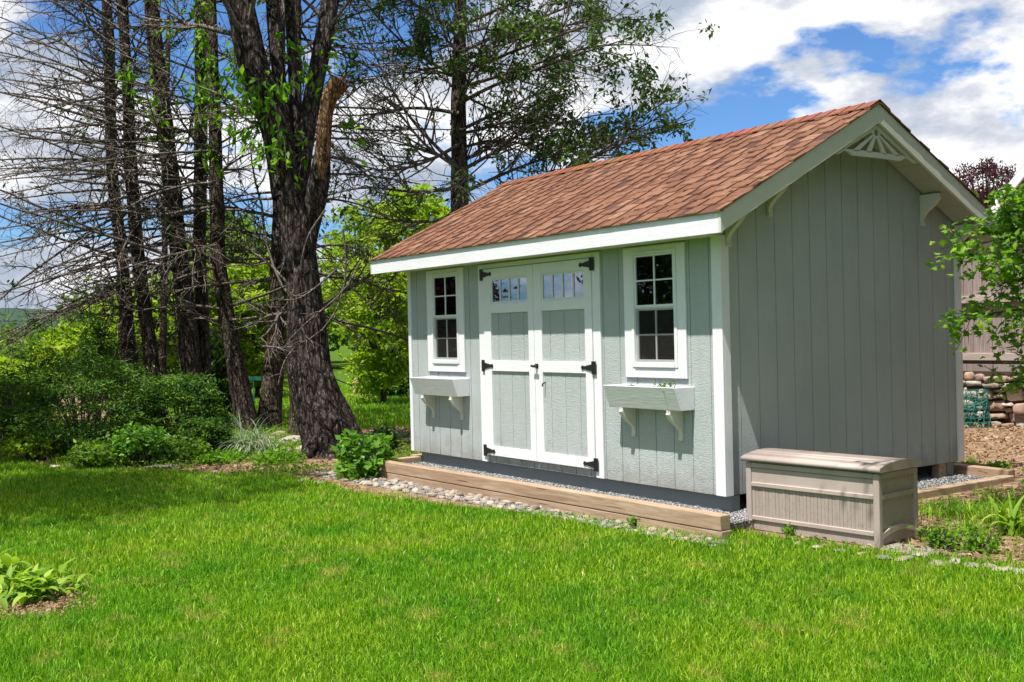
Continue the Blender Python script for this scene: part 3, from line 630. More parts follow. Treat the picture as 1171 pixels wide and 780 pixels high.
N = 26000; gx_ = rng.uniform(-4.44, .29, N); gy_ = rng.uniform(-.37, .35, N); M2 = 9000
gx_ = np.concatenate([gx_, rng.uniform(-.25, .42, M2)]); gy_ = np.concatenate([gy_, rng.uniform(.55, 3.0, M2)]); N += M2
Q, FF = scatter_stones(N, gx_, gy_, rng.uniform(.006, .013, N)); zz = np.where(gx_ > .22, -.135, -.130)+rng.uniform(0, .012, N)
V = (Q+np.stack([gx_, gy_, zz], 1)[:, None]).reshape(-1, 3); F = (np.arange(N)[:, None, None]*6+FF[None]).reshape(-1, 3)
tag(link_np('crushed_gravel', V, [F], 'gravel', rnd=np.repeat(rng.random(N), 6)), 'grey crushed gravel between the timber edging and the shed', 'gravel', kind='stuff')

def rock_mesh(seed, flat_=.6, sub=2, jag=.25):
    bm = bmesh.new(); bmesh.ops.create_icosphere(bm, subdivisions=sub, radius=1); r_ = np.random.default_rng(seed); ax = r_.normal(size=(7, 3)); ax /= np.linalg.norm(ax, axis=1)[:, None]; dd = r_.uniform(.55, .85, 7)
    for v_ in bm.verts:
        p = np.array(v_.co)
        for a_, q in zip(ax, dd):
            t = p@a_
            if t > q: p = p-a_*(t-q)*.85
        p = p*(1+jag*.3*math.sin(p[0]*3+seed)*math.cos(p[1]*4+seed)); p[2] *= flat_; v_.co = p
    me = bpy.data.meshes.new('rock'); bm.to_mesh(me); bm.free()
    for p in me.polygons: p.use_smooth = sub > 2
    me.materials.append(MATS['stone']); return me
peb = [rock_mesh(s_, .6, 2) for s_ in range(6)]
cnt = 0; placed = []
tries = 0
while cnt < 292 and tries < 40000:
    tries += 1
    x = random.uniform(-5.25, .35); t = (x+5.25)/5.6; wid = .40*(1-t)+.15*t
    yf = -.47+(x+4.55)*.0196 if x > -4.57 else -.38
    r_ = random.uniform(.020, .045)*(1.15-.3*t); u = random.random(); y = yf-r_*.9-u*wid
    if any((x-a)**2+(y-b)**2 < ((r_+c)*.80)**2 for a, b, c in placed): continue
    placed.append((x, y, r_))
    o = bpy.data.objects.new('pebble', peb[cnt % 6]); COL.objects.link(o); o.location = (x, y, float(gh(x, y))+r_*.25); o.rotation_euler = (random.uniform(-.3, .3), random.uniform(-.3, .3), random.uniform(0, 6.28)); o.scale = (r_*random.uniform(.9, 1.35), r_*random.uniform(.75, 1.05), r_*random.uniform(.8, 1.2))
    tag(o, 'rounded river pebble in the pale strip before the front timber', 'pebble', 'river pebbles along the front timber'); cnt += 1
print('pebbles', cnt)
# soil strip beneath pebbles: small gravel fines
N = 9000; x = rng.uniform(-5.3, .4, N); t = (x+5.25)/5.6; y = (-.47+(x+4.55)*.0196)-rng.random(N)*(.42*(1-t)+.17*t); Q, FF = scatter_stones(N, x, y, rng.uniform(.005, .012, N))
V = (Q+np.stack([x, y, gh(x, y)+.003], 1)[:, None]).reshape(-1, 3); F = (np.arange(N)[:, None, None]*6+FF[None]).reshape(-1, 3)
tag(link_np('fine_gravel', V, [F], 'gravel', rnd=np.repeat(rng.random(N), 6)), 'fine pale gravel filling in between the river pebbles', 'gravel', kind='stuff')

def chest():
    A = at_z(854, 605, -.2); B = at_z(1006, 628, -.2); Lc = 1.055; Dp = .475
    u = unit((B-A)[:2]); ang = math.atan2(u[1], u[0]); root = thing('storage_chest', (A[0], A[1], -.215), 'weathered beige resin storage chest with arched lid in front of the gable wall', 'storage box')
    H = .49
    def bl(mb, name, mat, par=None, **k):
        par = par or root; base = Vector((0, 0, 0)); me_v = mb.v; mb.v = [(Vector(q)+root.location)[:] for q in me_v]; return mb.build(name, mat, par, **k)
    body = MB(); body.box(.02, Lc-.02, .02, Dp-.02, .02, H-.02); bd = bl(body, 'body', 'resin_panel')
    # planks on the front: lower panel fluted
    fp = MB()
    for k in range(34): xa = .045+k*(Lc-.09)/34; fp.box(xa+.0002, xa+(Lc-.09)/34-.0012, .0125+.0006*(k % 3), .021, .115, .315)
    bl(fp, 'fluted_front_panel', 'resin_panel', bd, bev=.001)
    fp = MB(); fp.box(.045, Lc-.045, .012, .021, .345, .44); bl(fp, 'upper_front_panel', 'resin', bd)
    for (xa, ya) in ((0, 0), (Lc-.045, 0), (0, Dp-.04), (Lc-.045, Dp-.04)):
        p = MB(); p.box(xa, xa+.045, ya, ya+.04, 0, H-.012); bl(p, 'corner_post', 'resin', bev=.006, seg=2)
    r_ = MB()
    for z0, z1, yo in ((.445, .478, .0), (.315, .345, -.002), (.085, .115, .0)): r_.box(.0455, Lc-.0455, yo, .022, z0, z1); r_.box(.0455, Lc-.0455, Dp-.022, Dp-yo, z0, z1)
    bl(r_, 'front_rail', 'resin', bev=.004)
    fp = MB(); fp.box(.05, Lc-.05, .014, .021, .02, .084); bl(fp, 'kick_panel', 'resin_panel')
    for x_a, x_b in ((Lc-.022, Lc), (0, .022)):
        s_ = MB()
        for z0, z1 in ((.445, .478), (.315, .345)): s_.box(x_a, x_b, .0405, Dp-.0405, z0, z1)
        n = 14; top = []; bo = []
        for i in range(n+1):
            t = i/n; y_ = .0405+(Dp-.081)*t; q = math.sin(t*math.pi)*.035; top.append((y_, .105+q)); bo.append((y_, .070+q))
        for i in range(n): s_.prism([bo[i], bo[i+1], top[i+1], top[i]], 'x', x_a, x_b)
        bl(s_, 'side_rail', 'resin')
    # arched lid
    ld = MB(); n = 18; o_ = []; i_ = []
    for k in range(n+1):
        t = k/n; y_ = -.022+(Dp+.044)*t; arch = .034*math.sin(t*math.pi)**.8 if 0 < t < 1 else 0; o_.append((y_, .515+arch)); i_.append((y_, .487))
    for k in range(n): ld.prism([i_[k], i_[k+1], o_[k+1], o_[k]], 'x', -.022, Lc+.022)
    bmv = ld
    lid = bl(ld, 'lid', 'resin')
    me = lid.data; bm = bmesh.new(); bm.from_mesh(me); bmesh.ops.remove_doubles(bm, verts=bm.verts, dist=.0005)
    seen = {}; 
    for f_ in list(bm.faces):
        key = tuple(sorted(v_.index for v_ in f_.verts)); seen.setdefault(key, []).append(f_)
    bmesh.ops.delete(bm, geom=[f_ for fs in seen.values() if len(fs) > 1 for f_ in fs], context='FACES')
    bmesh.ops.recalc_face_normals(bm, faces=bm.faces); bm.to_mesh(me); bm.free()
    for p in me.polygons: p.use_smooth = abs(p.normal.x) < .5
    g = MB()
    for k in (0, 1): 
        xs = (0.0, Lc)[k]; 
    g.box(.06, Lc-.06, -.0225, -.016, .489, .493); bl(g, 'lid_seam', 'darkhole', lid)
    root.rotation_euler = (0, 0, ang); root.scale = (1, 1, 1.035); return root
chest()

# ------------------------------------------------------------------ fence, stone wall, netting, neighbour
FY = 7.75; WZ = gh(-2.5, FY)
fz = lambda py: at_d(1115, py, 0)  # unused
def zat(py, px=1115, y=FY): d = ray(px, py); return float(CP[2]+d[2]*(y-CP[1])/d[1])
z_base, z_wtop, z_fb, z_fr, z_ft = zat(490), zat(425), zat(412), zat(342), zat(280)
print('fence z', z_base, z_wtop, z_fb, z_fr, z_ft)
sw = thing('stone_wall', (-1, FY, z_base), 'low retaining wall of rough tan and grey fieldstones below the wood fence', 'wall')
mb = MB(); mb.box(-14, 14, FY+.06, FY+.6, -.5, z_wtop); mb.build('wall_core', 'soil', sw)
Vs = []; Fs = []; rs = []; nb = 0
Fq = []
def fieldstone(x0_, x1_, z0_, z1_):
    global nb
    w_, h_ = x1_-x0_, z1_-z0_; g_ = .008; cut = lambda: random.uniform(.03, .30)
    c_ = [(x0_+g_+w_*cut(), z0_+g_), (x1_-g_-w_*cut(), z0_+g_+random.uniform(0, .02)), (x1_-g_, z0_+g_+h_*cut()), (x1_-g_-random.uniform(0, .02), z1_-g_-h_*cut()), (x1_-g_-w_*cut(), z1_-g_), (x0_+g_+w_*cut(), z1_-g_-random.uniform(0, .02)), (x0_+g_, z1_-g_-h_*cut()), (x0_+g_+random.uniform(0, .02), z0_+g_+h_*cut())]
    n_ = 8; cx_, cz_ = (x0_+x1_)/2, (z0_+z1_)/2; fy = FY-.02+random.uniform(-.04, .05); tx, tz = random.uniform(-.12, .12), random.uniform(-.15, .2); v = []
    for sc_, dy in ((1.0, .16), (1.01, .040), (.975, .008), (.84, -.002), (.40, -.006)):
        for (a_, b_) in c_:
            jx = random.uniform(-.008, .008); xx = cx_+(a_-cx_)*sc_+jx; zz_ = cz_+(b_-cz_)*sc_+random.uniform(-.006, .006); v.append((xx, fy+dy+tx*(xx-cx_)+tz*(zz_-cz_)+random.uniform(-.006, .006), zz_))
    v.append((cx_, fy-.012, cz_)); f = [(j*8+k, j*8+(k+1) % 8, (j+1)*8+(k+1) % 8, (j+1)*8+k) for j in range(4) for k in range(8)]
    Vs.append(np.array(v)); Fq.append(np.array(f)+nb); Fs.append(np.array([(32+k, 32+(k+1) % 8, 40) for k in range(8)])+nb); rs.append(np.full(41, random.random())); nb += 41
z = z_base-.12
while z < z_wtop-.03:
    hh = min(random.uniform(.09, .19), z_wtop-z+.01); x = -5.2+random.random()*.2
    while x < 3.5:
        w = random.uniform(.10, .36); d1, d2 = random.uniform(-.025, .025), random.uniform(-.025, .03)
        if w < .2 and hh > .14 and random.random() < .6: fieldstone(x, x+w, z+d1, z+hh*.5+d1); fieldstone(x-.01, x+w, z+hh*.5+d1, z+hh+d2)
        else: fieldstone(x, x+w, z+d1, z+hh+d2)
        x += w
    z += hh
link_np('fieldstones', np.concatenate(Vs), [np.concatenate(Fq), np.concatenate(Fs)], 'wallstone', sw, rnd=np.concatenate(rs), smooth=False)
fe = thing('wood_fence', (-1, FY+.3, z_wtop), 'weathered grey board fence standing on the stone wall behind the shed', 'fence')
mb = MB(); x = -9.
while x < 6: w = .137; mb.box(x, x+w-.006, FY+.30, FY+.32, z_fb-.1, z_ft-.02+random.uniform(-.003, .003)); x += w
mb.build('fence_boards', 'fence', fe, bev=.002)
mb = MB(); mb.box(-9, 6, FY+.24, FY+.36, z_ft-.02, z_ft+.015); mb.build('cap_rail', 'fence_rail', fe)
for zz_ in (z_fb+.04, z_fr): mb = MB(); mb.box(-9, 6, FY+.21, FY+.30, zz_-.05, zz_+.05); mb.build('fence_rail', 'fence_rail', fe, bev=.004)
mb = MB(); mb.box(-9, 6, FY+.20, FY+.34, z_wtop-.02, z_fb-.06); mb.build('base_board', 'fence', fe)
for k in range(6): mb = MB(); xx = -8.6+k*2.44; mb.box(xx, xx+.1, FY+.33, FY+.43, z_wtop-.3, z_ft); mb.build('fence_post', 'fence', fe)
# teal netting heap
nc = at_d(1114, 480, 14.6); nz = float(gh(nc[0], nc[1]))
mb = MB(); 
for k in range(14):
    a = 2*math.pi*k/14; prev = None
    for j in range(9):
        rr = .20*(1-.25*(j/8)**2)*(1+.1*math.sin(k*2.1+j)); p = (nc[0]+rr*math.cos(a+j*.08), nc[1]+rr*math.sin(a+j*.08), nz+.02+j*.06)
        if prev: mb.bar(prev, p, .006, .006, (1, .2, .1))
        prev = p
for j in range(9):
    prev = None
    for k in range(15):
        a = 2*math.pi*(k % 14)/14; rr = .20*(1-.25*(j/8)**2)*(1+.1*math.sin((k % 14)*2.1+j)); p = (nc[0]+rr*math.cos(a+j*.08), nc[1]+rr*math.sin(a+j*.08), nz+.02+j*.06)
        if prev: mb.bar(prev, p, .006, .006, (.3, .2, 1))
        prev = p
for k in range(60):
    a = random.uniform(0, 6.28); b = a+random.uniform(.5, 2); j = random.uniform(0, .45); mb.bar((nc[0]+.16*math.cos(a), nc[1]+.16*math.sin(a), nz+j), (nc[0]+.16*math.cos(b), nc[1]+.16*math.sin(b), nz+j+random.uniform(-.1, .1)), .014, .004, (.2, .1, 1))
tag(mb.build('netting_roll', 'teal', None, (nc[0], nc[1], nz)), 'rolled teal garden netting standing against the stone wall', 'netting')

# neighbour's house: a white trimmed gable seen above the fence
hD = 24.
hp = at_d(1171, 203, hD); hq = at_d(1139, 238, hD)
house = thing('neighbour_house', (hp[0]+3, hp[1]+2, 0), 'neighbouring house with pale gable and white rake trim beyond the fence', 'house')
hx0 = hq[0]-.1; slope = (hp[2]-hq[2])/math.hypot(hp[0]-hq[0], hp[1]-hq[1]+.0); hy = hq[1]; wd_ = 9.
zr = hq[2]+slope*wd_/2
mb = MB(); mb.prism([(hx0+.35, -.3), (hx0+wd_-.35, -.3), (hx0+wd_-.35, hq[2]-.05), (hx0+wd_/2, zr-.2), (hx0+.35, hq[2]-.05)], 'y', hy+.3, hy+9); mb.build('wall', 'house', house)
for sg in (0, 1):
    xa, xb = (hx0, hx0+wd_/2) if sg == 0 else (hx0+wd_, hx0+wd_/2)
    mb = MB(); mb.prism([(xa, hq[2]), (xb, zr), (xb, zr+.12), (xa, hq[2]+.12)], 'y', hy+.03, hy+9.3); mb.build('roof', 'roofgrey', house)
    mb = MB(); mb.prism([(xa, hq[2]-.2), (xb, zr-.2), (xb, zr+.06), (xa, hq[2]+.06)], 'y', hy-.04, hy+.028); mb.build('rake_board', 'vinyl', house)
for k in (0, 1):
    mb = MB(); xx = hx0+2.0+k*3.6; mb.box(xx, xx+1.2, hy+.22, hy+.299, 1.2, 2.6); w_ = mb.build('window', 'vinyl', house); mb = MB(); mb.box(xx+.1, xx+1.1, hy+.20, hy+.219, 1.3, 2.5); mb.build('pane', 'darkhole', w_)

# ================================================================== trees
MATS['lf_bough'] = leaf('dark_bough_leaf', [(0, (.02, .055, .012)), (.5, (.05, .11, .014)), (1, (.16, .27, .025))], .3)
TOPG = -.24
def trunk_mesh(P, r, k=14, rough=.05, lobes=0, name='trunk', mat='bark', parent=None, smooth=True, flare=0, ridge=0, cap=False):
    """one trunk/limb with angular noise; P (n,3), r (n)"""
    n = len(P); T = unit(np.gradient(P, axis=0)); ref = np.array([1., 0, 0]); e1 = unit(np.cross(T, ref)); e2 = np.cross(T, e1); a = np.linspace(0, 2*np.pi, k, endpoint=False)
    hh = np.linalg.norm(P-P[0], axis=1)
    A, H = np.meshgrid(a, hh); seed = rng.uniform(0, 50)
    rr = r[:, None]*(1+rough*2*(vn(np.cos(A)*2+seed, H*2.2+np.sin(A)*2+seed)-.5))
    if ridge: rr = rr*(1+ridge*(vn(A*k/7.0+vn(H*3, A*0+seed)*1.5+seed, H*2.6+seed)-.5)+ridge*.6*(vn(A*k/3.5+seed, H*7+seed)-.5))
    if flare: rr = rr*(1+flare*np.exp(-H/.28)*(.5+.5*np.sin(A*lobes+seed)))
    V = P[:, None]+rr[..., None]*(e1[:, None]*np.cos(a)[None, :, None]+e2[:, None]*np.sin(a)[None, :, None])
    q = np.arange(k); F = np.concatenate([np.stack([j*k+q, j*k+(q+1) % k, (j+1)*k+(q+1) % k, (j+1)*k+q], 1) for j in range(n-1)])
    V = V.reshape(-1, 3); fs = [F]
    if cap: V = np.concatenate([V, [P[-1]+T[-1]*r[-1]*.25]]); fs.append(np.stack([(n-1)*k+q, (n-1)*k+(q+1) % k, np.full(k, len(V)-1)], 1))
    return V, fs
def px_path(pts, ws, D, n, dD=0.):
    """pixel way-points and widths at a distance -> centre line and radii (dD: how much farther the last point is)"""
    D_ = np.linspace(D, D+dD, len(pts)); P = np.array([at_d(a, b, d) for (a, b), d in zip(pts, D_)]); Q = polyline(P, n)
    cum = np.concatenate([[0], np.cumsum(np.linalg.norm(np.diff(P, axis=0), axis=1))]); t = np.linspace(0, cum[-1], n)
    rr = np.interp(t, cum, np.array(ws)/2*D_/FPX); return Q, rr
def sink(P):  # the first point goes down into the soil
    P = P.copy(); P[0, 2] = min(P[0, 2], float(gh(P[0, 0], P[0, 1]))-.1); return P
def twigs_obj(name, sets, mat, parent, k=3):
    Vs, Fs, o = [], [], 0
    for P, r in sets:
        if not len(P): continue
        V, F = tubes(P, np.maximum(r, .0028), k); Vs.append(V); Fs.append(F+o); o += len(V)
    return link_np(name, np.concatenate(Vs), [np.concatenate(Fs)], mat, parent)
def conifer(label, pts, ws, D, nb=28, length=2.3, fol=.05, crown=1.0, dD=.6, limbs=(), group='conifers in the grove', name='conifer_tree', left=.35, top=10.0, zlo=1.7, vis=None, r2=None, fsize=.10, ck=2):
    pts = pts[::-1]; ws = ws[::-1]           # given from the top down
    P, r = px_path(pts, ws, D, 40, dD); P = sink(P)
    d = unit(P[-1]-P[-6]); m_ = max(2, int((top-P[-1, 2])/.35)); ext = P[-1]+d*np.arange(1, m_+1)[:, None]*.35; ext[:, 2] = P[-1, 2]+np.arange(1, m_+1)*.35
    r = np.concatenate([r, np.linspace(r[-1], .03, m_)]); P = np.concatenate([P, ext])
    root = thing(name, tuple(float(q) for q in (P[0, 0], P[0, 1], gh(P[0, 0], P[0, 1]))), label, 'tree', group)
    V, fs = trunk_mesh(P, r, 14, .10, 5, flare=.35, ridge=.12); link_np('trunk', V, fs, 'bark', root, smooth=True)
    z0, z1 = P[0, 2], P[-1, 2]; tlo = (zlo-z0)/(z1-z0)
    B, Br = spawn(P[None], r[None], nb, tlo, .97, length, 84, 9, .09, -.012, .26, bias=tuple(-left*CR), lensd=.3, rtip=.35)
    if len(limbs):
        Lp = np.stack([polyline([at_d(a, b, D+o) for a, b, o in l_], 9) for l_ in limbs]); Lr = np.linspace(.026, .008, 9)[None].repeat(len(limbs), 0)
        B = np.concatenate([B, Lp]); Br = np.concatenate([Br, Lr])
    S, Sr = spawn(B, Br, 8, .15, 1., .65, 48, 6, .16, -.03, .62, rtip=.4)
    T_, Tr = spawn(S, Sr, 4, .2, 1., .25, 45, 4, .2, -.04, .7, rtip=.5)
    twigs_obj('bare_branches', [(B, Br), (S, Sr), (T_, Tr)], 'twig', root)
    tip = T_[:, -1]; zz = tip[:, 2]
    sel = (rng.random(len(tip)) < np.where(zz > 7.3, crown*.8, fol*(.2+1.6*vn(tip[:, 0]*1.3+9, zz*1.3))))
    if vis is not None: sel |= vis(tip)
    C = T_[sel][:, 1:].reshape(-1, 3)
    if len(C):
        C = np.repeat(C, ck, 0)+rng.normal(size=(len(C)*ck, 3))*.045; leaf_obj('foliage', C, fsize, 'lf_dark', root, up=1.2, droop=.5, width=.34)
    return root
def fan(x0, y0, x1, y1, bow, o): return [(x0, y0, 0), (x0+(x1-x0)*.35, y0+(y1-y0)*.35-bow*.8, o*.3), (x0+(x1-x0)*.7, y0+(y1-y0)*.7-bow*.7, o*.7), (x1, y1, o)]
def many(n, xs, ylo, yhi, dx, rise, ph):
    o = []
    for k in range(n):
        y0 = ylo+(yhi-ylo)*(k+.5)/n+random.uniform(-8, 8); t = (y0-ylo)/(yhi-ylo); up = rise*(1-t)+ph*t
        o.append(fan(xs(y0), y0, xs(y0)-dx*random.uniform(.7, 1.25), y0+up*random.uniform(.7, 1.3), random.uniform(2, 16), random.uniform(-2.2, 1.0)))
    return o
conifer('slim conifer with bare drooping branches, leftmost trunk of the grove', [(118, -60), (124, 40), (128, 200), (140, 300), (150, 435), (152, 500)], [10, 12, 13, 15, 17, 19], 18,
        limbs=many(15, lambda y: 122+y*.05, -10, 330, 150, -120, 90), fol=.03)
conifer('slim dark conifer close beside the leftmost trunk of the grove', [(136, -60), (146, 100), (150, 200), (158, 300), (172, 400), (178, 460), (180, 500)], [11, 13, 14, 15, 16, 18, 20], 17.2,
        limbs=many(12, lambda y: 142+y*.05, 0, 330, 170, -130, 70), fol=.04)
conifer('thick twin-looking conifer trunk rising behind the low dark shrubs', [(170, -60), (178, 60), (190, 150), (202, 270), (213, 350), (220, 435), (223, 498)], [15, 17, 19, 20, 21, 23, 26], 17.5,
        limbs=many(14, lambda y: 175+y*.1, 20, 330, 190, -80, 70), fol=.06)
conifer('very thin young conifer stem seen between two thicker trunks', [(192, 60), (190, 200), (188, 300), (186, 400), (187, 490)], [5, 6, 7, 8, 9], 20, nb=20, length=1.4, fol=.05, crown=.6, top=7, left=.1)
conifer('straight conifer trunk wrapped in green vine high up', [(230, -60), (231, 80), (229, 200), (228, 290), (233, 400), (236, 497)], [15, 15, 14, 15, 15, 17], 17.8,
        limbs=many(7, lambda y: 229, 60, 320, 160, -60, 80), fol=.05)
conifer('crooked grey conifer trunk that leans to the right at its foot', [(239, -60), (243, 60), (246, 150), (250, 300), (262, 380), (272, 430), (285, 497)], [11, 13, 14, 17, 19, 22, 27], 16.9, nb=22, fol=.06,
        limbs=many(6, lambda y: 246, 120, 330, 130, 10, 60)+[fan(248, 200, 300, 170, 5, .6), fan(248, 260, 300, 275, 4, .6)])
conifer('conifer trunk standing just left of and behind the massive old tree', [(318, -60), (320, 100), (321, 200), (320, 280), (317, 380), (310, 450), (307, 497)], [13, 14, 16, 19, 22, 25, 29], 17.2, nb=24, fol=.09, left=-.1,
        limbs=[fan(320, 150, 250, 110, 10, 1.), fan(320, 90, 260, 60, 10, 1.), fan(320, 220, 230, 240, 8, .8)])
conifer('conifer trunk half hidden behind the foot of the massive old tree', [(338, -60), (338, 100), (337, 300), (341, 400), (345, 505)], [12, 14, 19, 23, 28], 16.2, nb=24, fol=.12, left=-.4,
        limbs=[fan(340, 60, 420, 30, 10, .8), fan(340, 120, 440, 90, 12, .8), fan(340, 180, 430, 200, 12, .8), fan(340, 230, 450, 250, 14, .8), fan(340, 290, 440, 300, 20, .4)])
# the tall conifer behind the shed: limbs placed as they grow
LB = [[(525, 118, 0), (560, 97, -.2), (605, 82, -.5), (660, 62, -.9), (715, 45, -1.2)], [(525, 196, 0), (560, 178, 0), (600, 150, .3), (640, 118, .5)], [(527, 268, 0), (600, 222, -.3), (662, 190, -.6), (715, 155, -.8), (780, 118, -1.0)],
      [(526, 60, 0), (580, 34, .3), (640, 12, .5), (690, -8, .8)], [(526, 30, 0), (590, 0, .1), (660, -25, .2), (730, -30, 0)], [(525, 150, 0), (570, 128, .8), (620, 105, 1.4), (655, 90, 1.8)],
      [(526, 85, 0), (575, 62, -.8), (640, 40, -1.6), (700, 20, -2.2)], [(527, 222, 0), (580, 196, .4), (640, 175, .8), (690, 160, 1)], [(527, 262, 0), (610, 218, -.2), (680, 176, -.5), (745, 150, -.9), (795, 135, -1.2)], [(527, 262, 0), (610, 220, .1), (690, 165, 0), (740, 125, -.3), (775, 108, -.5)], [(526, 100, 0), (600, 78, 0), (680, 48, -.2), (745, 52, -.3)], [(526, 70, 0), (600, 40, 0), (670, 22, .2), (740, 22, .3)],
      [(524, 190, 0), (480, 152, .3), (445, 100, .5), (425, 55, .6), (405, 0, .7)], [(523, 192, 0), (482, 166, -.4), (455, 125, -.6), (430, 100, -.9)], [(524, 238, 0), (488, 268, .3), (455, 310, .4), (425, 350, .4)],
      [(525, 130, 0), (470, 120, .5), (420, 135, .9), (370, 130, 1.2)], [(525, 90, 0), (470, 60, -.5), (430, 20, -.9), (400, -20, -1.2)], [(525, 215, 0), (470, 222, .7), (420, 210, 1.1), (370, 225, 1.5)],
      [(525, 40, 0), (480, 10, .6), (440, -20, 1)], [(525, 165, 0), (480, 190, -1), (430, 200, -1.6), (390, 180, -2)], [(525, 250, 0), (470, 255, .6), (410, 245, .8)]]
def vis_right(p):
    o = np.zeros(len(p), bool)
    d = p-CP; z = d@CF; px = 585.5+FPX*(d@CR)/z; py = 390-FPX*(d@CU)/z
    dens = np.where(px > 560, np.where(py < 95, 1.5, .7), np.where(py < 90, .8, .22)); dens = np.where((px > 690) & (py > 90), 1.6, dens)
    dens = dens*np.clip(3.2*vn(px*.05+3, py*.07)-1.25, .03, 1); return rng.random(len(p)) < dens
def path10(l_, D=17): return polyline([at_d(a, b, D+o) for a, b, o in l_], 9)
def grow_right():
    pts = [(528, -60), (527, 0), (524, 120), (526, 240), (529, 330), (531, 500)][::-1]; ws = [12, 13, 17, 20, 22, 26][::-1]
    P, r = px_path(pts, ws, 17, 40, .3); P = sink(P); ext = P[-1]+np.arange(1, 9)[:, None]*np.array([0, 0, .4]); P = np.concatenate([P, ext]); r = np.concatenate([r, np.linspace(r[-1], .03, 8)])
    root = thing('conifer_tree', (float(P[0, 0]), float(P[0, 1]), TOPG), 'tall conifer with long leafy boughs reaching over the shed roof', 'tree')
    V, fs = trunk_mesh(P, r, 14, .10, 5, ridge=.12, flare=.3); link_np('trunk', V, fs, 'bark', root, smooth=True)
    B = np.stack([path10(l_) for l_ in LB]); Br = np.linspace(.038, .010, 9)[None].repeat(len(LB), 0)
    B2, B2r = spawn(P[None], r[None], 26, .42, .98, 2.0, 80, 9, .1, .0, .25)
    B = np.concatenate([B, B2]); Br = np.concatenate([Br, B2r])
    S, Sr = spawn(B, Br, 18, .15, 1., .95, 42, 6, .15, .02, .6, rtip=.4)
    T_, Tr = spawn(S, Sr, 6, .15, 1., .30, 48, 4, .2, -.03, .7, rtip=.5)
    twigs_obj('branches', [(B, Br), (S, Sr), (T_, Tr)], 'twig', root)
    sel = vis_right(T_[:, -1]); C = T_[sel][:, 1:].reshape(-1, 3); C = np.repeat(C, 3, 0)+rng.normal(size=(len(C)*3, 3))*.045
    V, F = leaves(C, .105, .7, .9, .42); rn = np.clip(rng.beta(2, 3, len(C))*.8+.5*(vn(C[:, 0]*1.5, C[:, 2]*2.)-.3), 0, 1)
    link_np('foliage', V, [F], 'lf_bough', root, rnd=np.repeat(rn, 4))
grow_right()

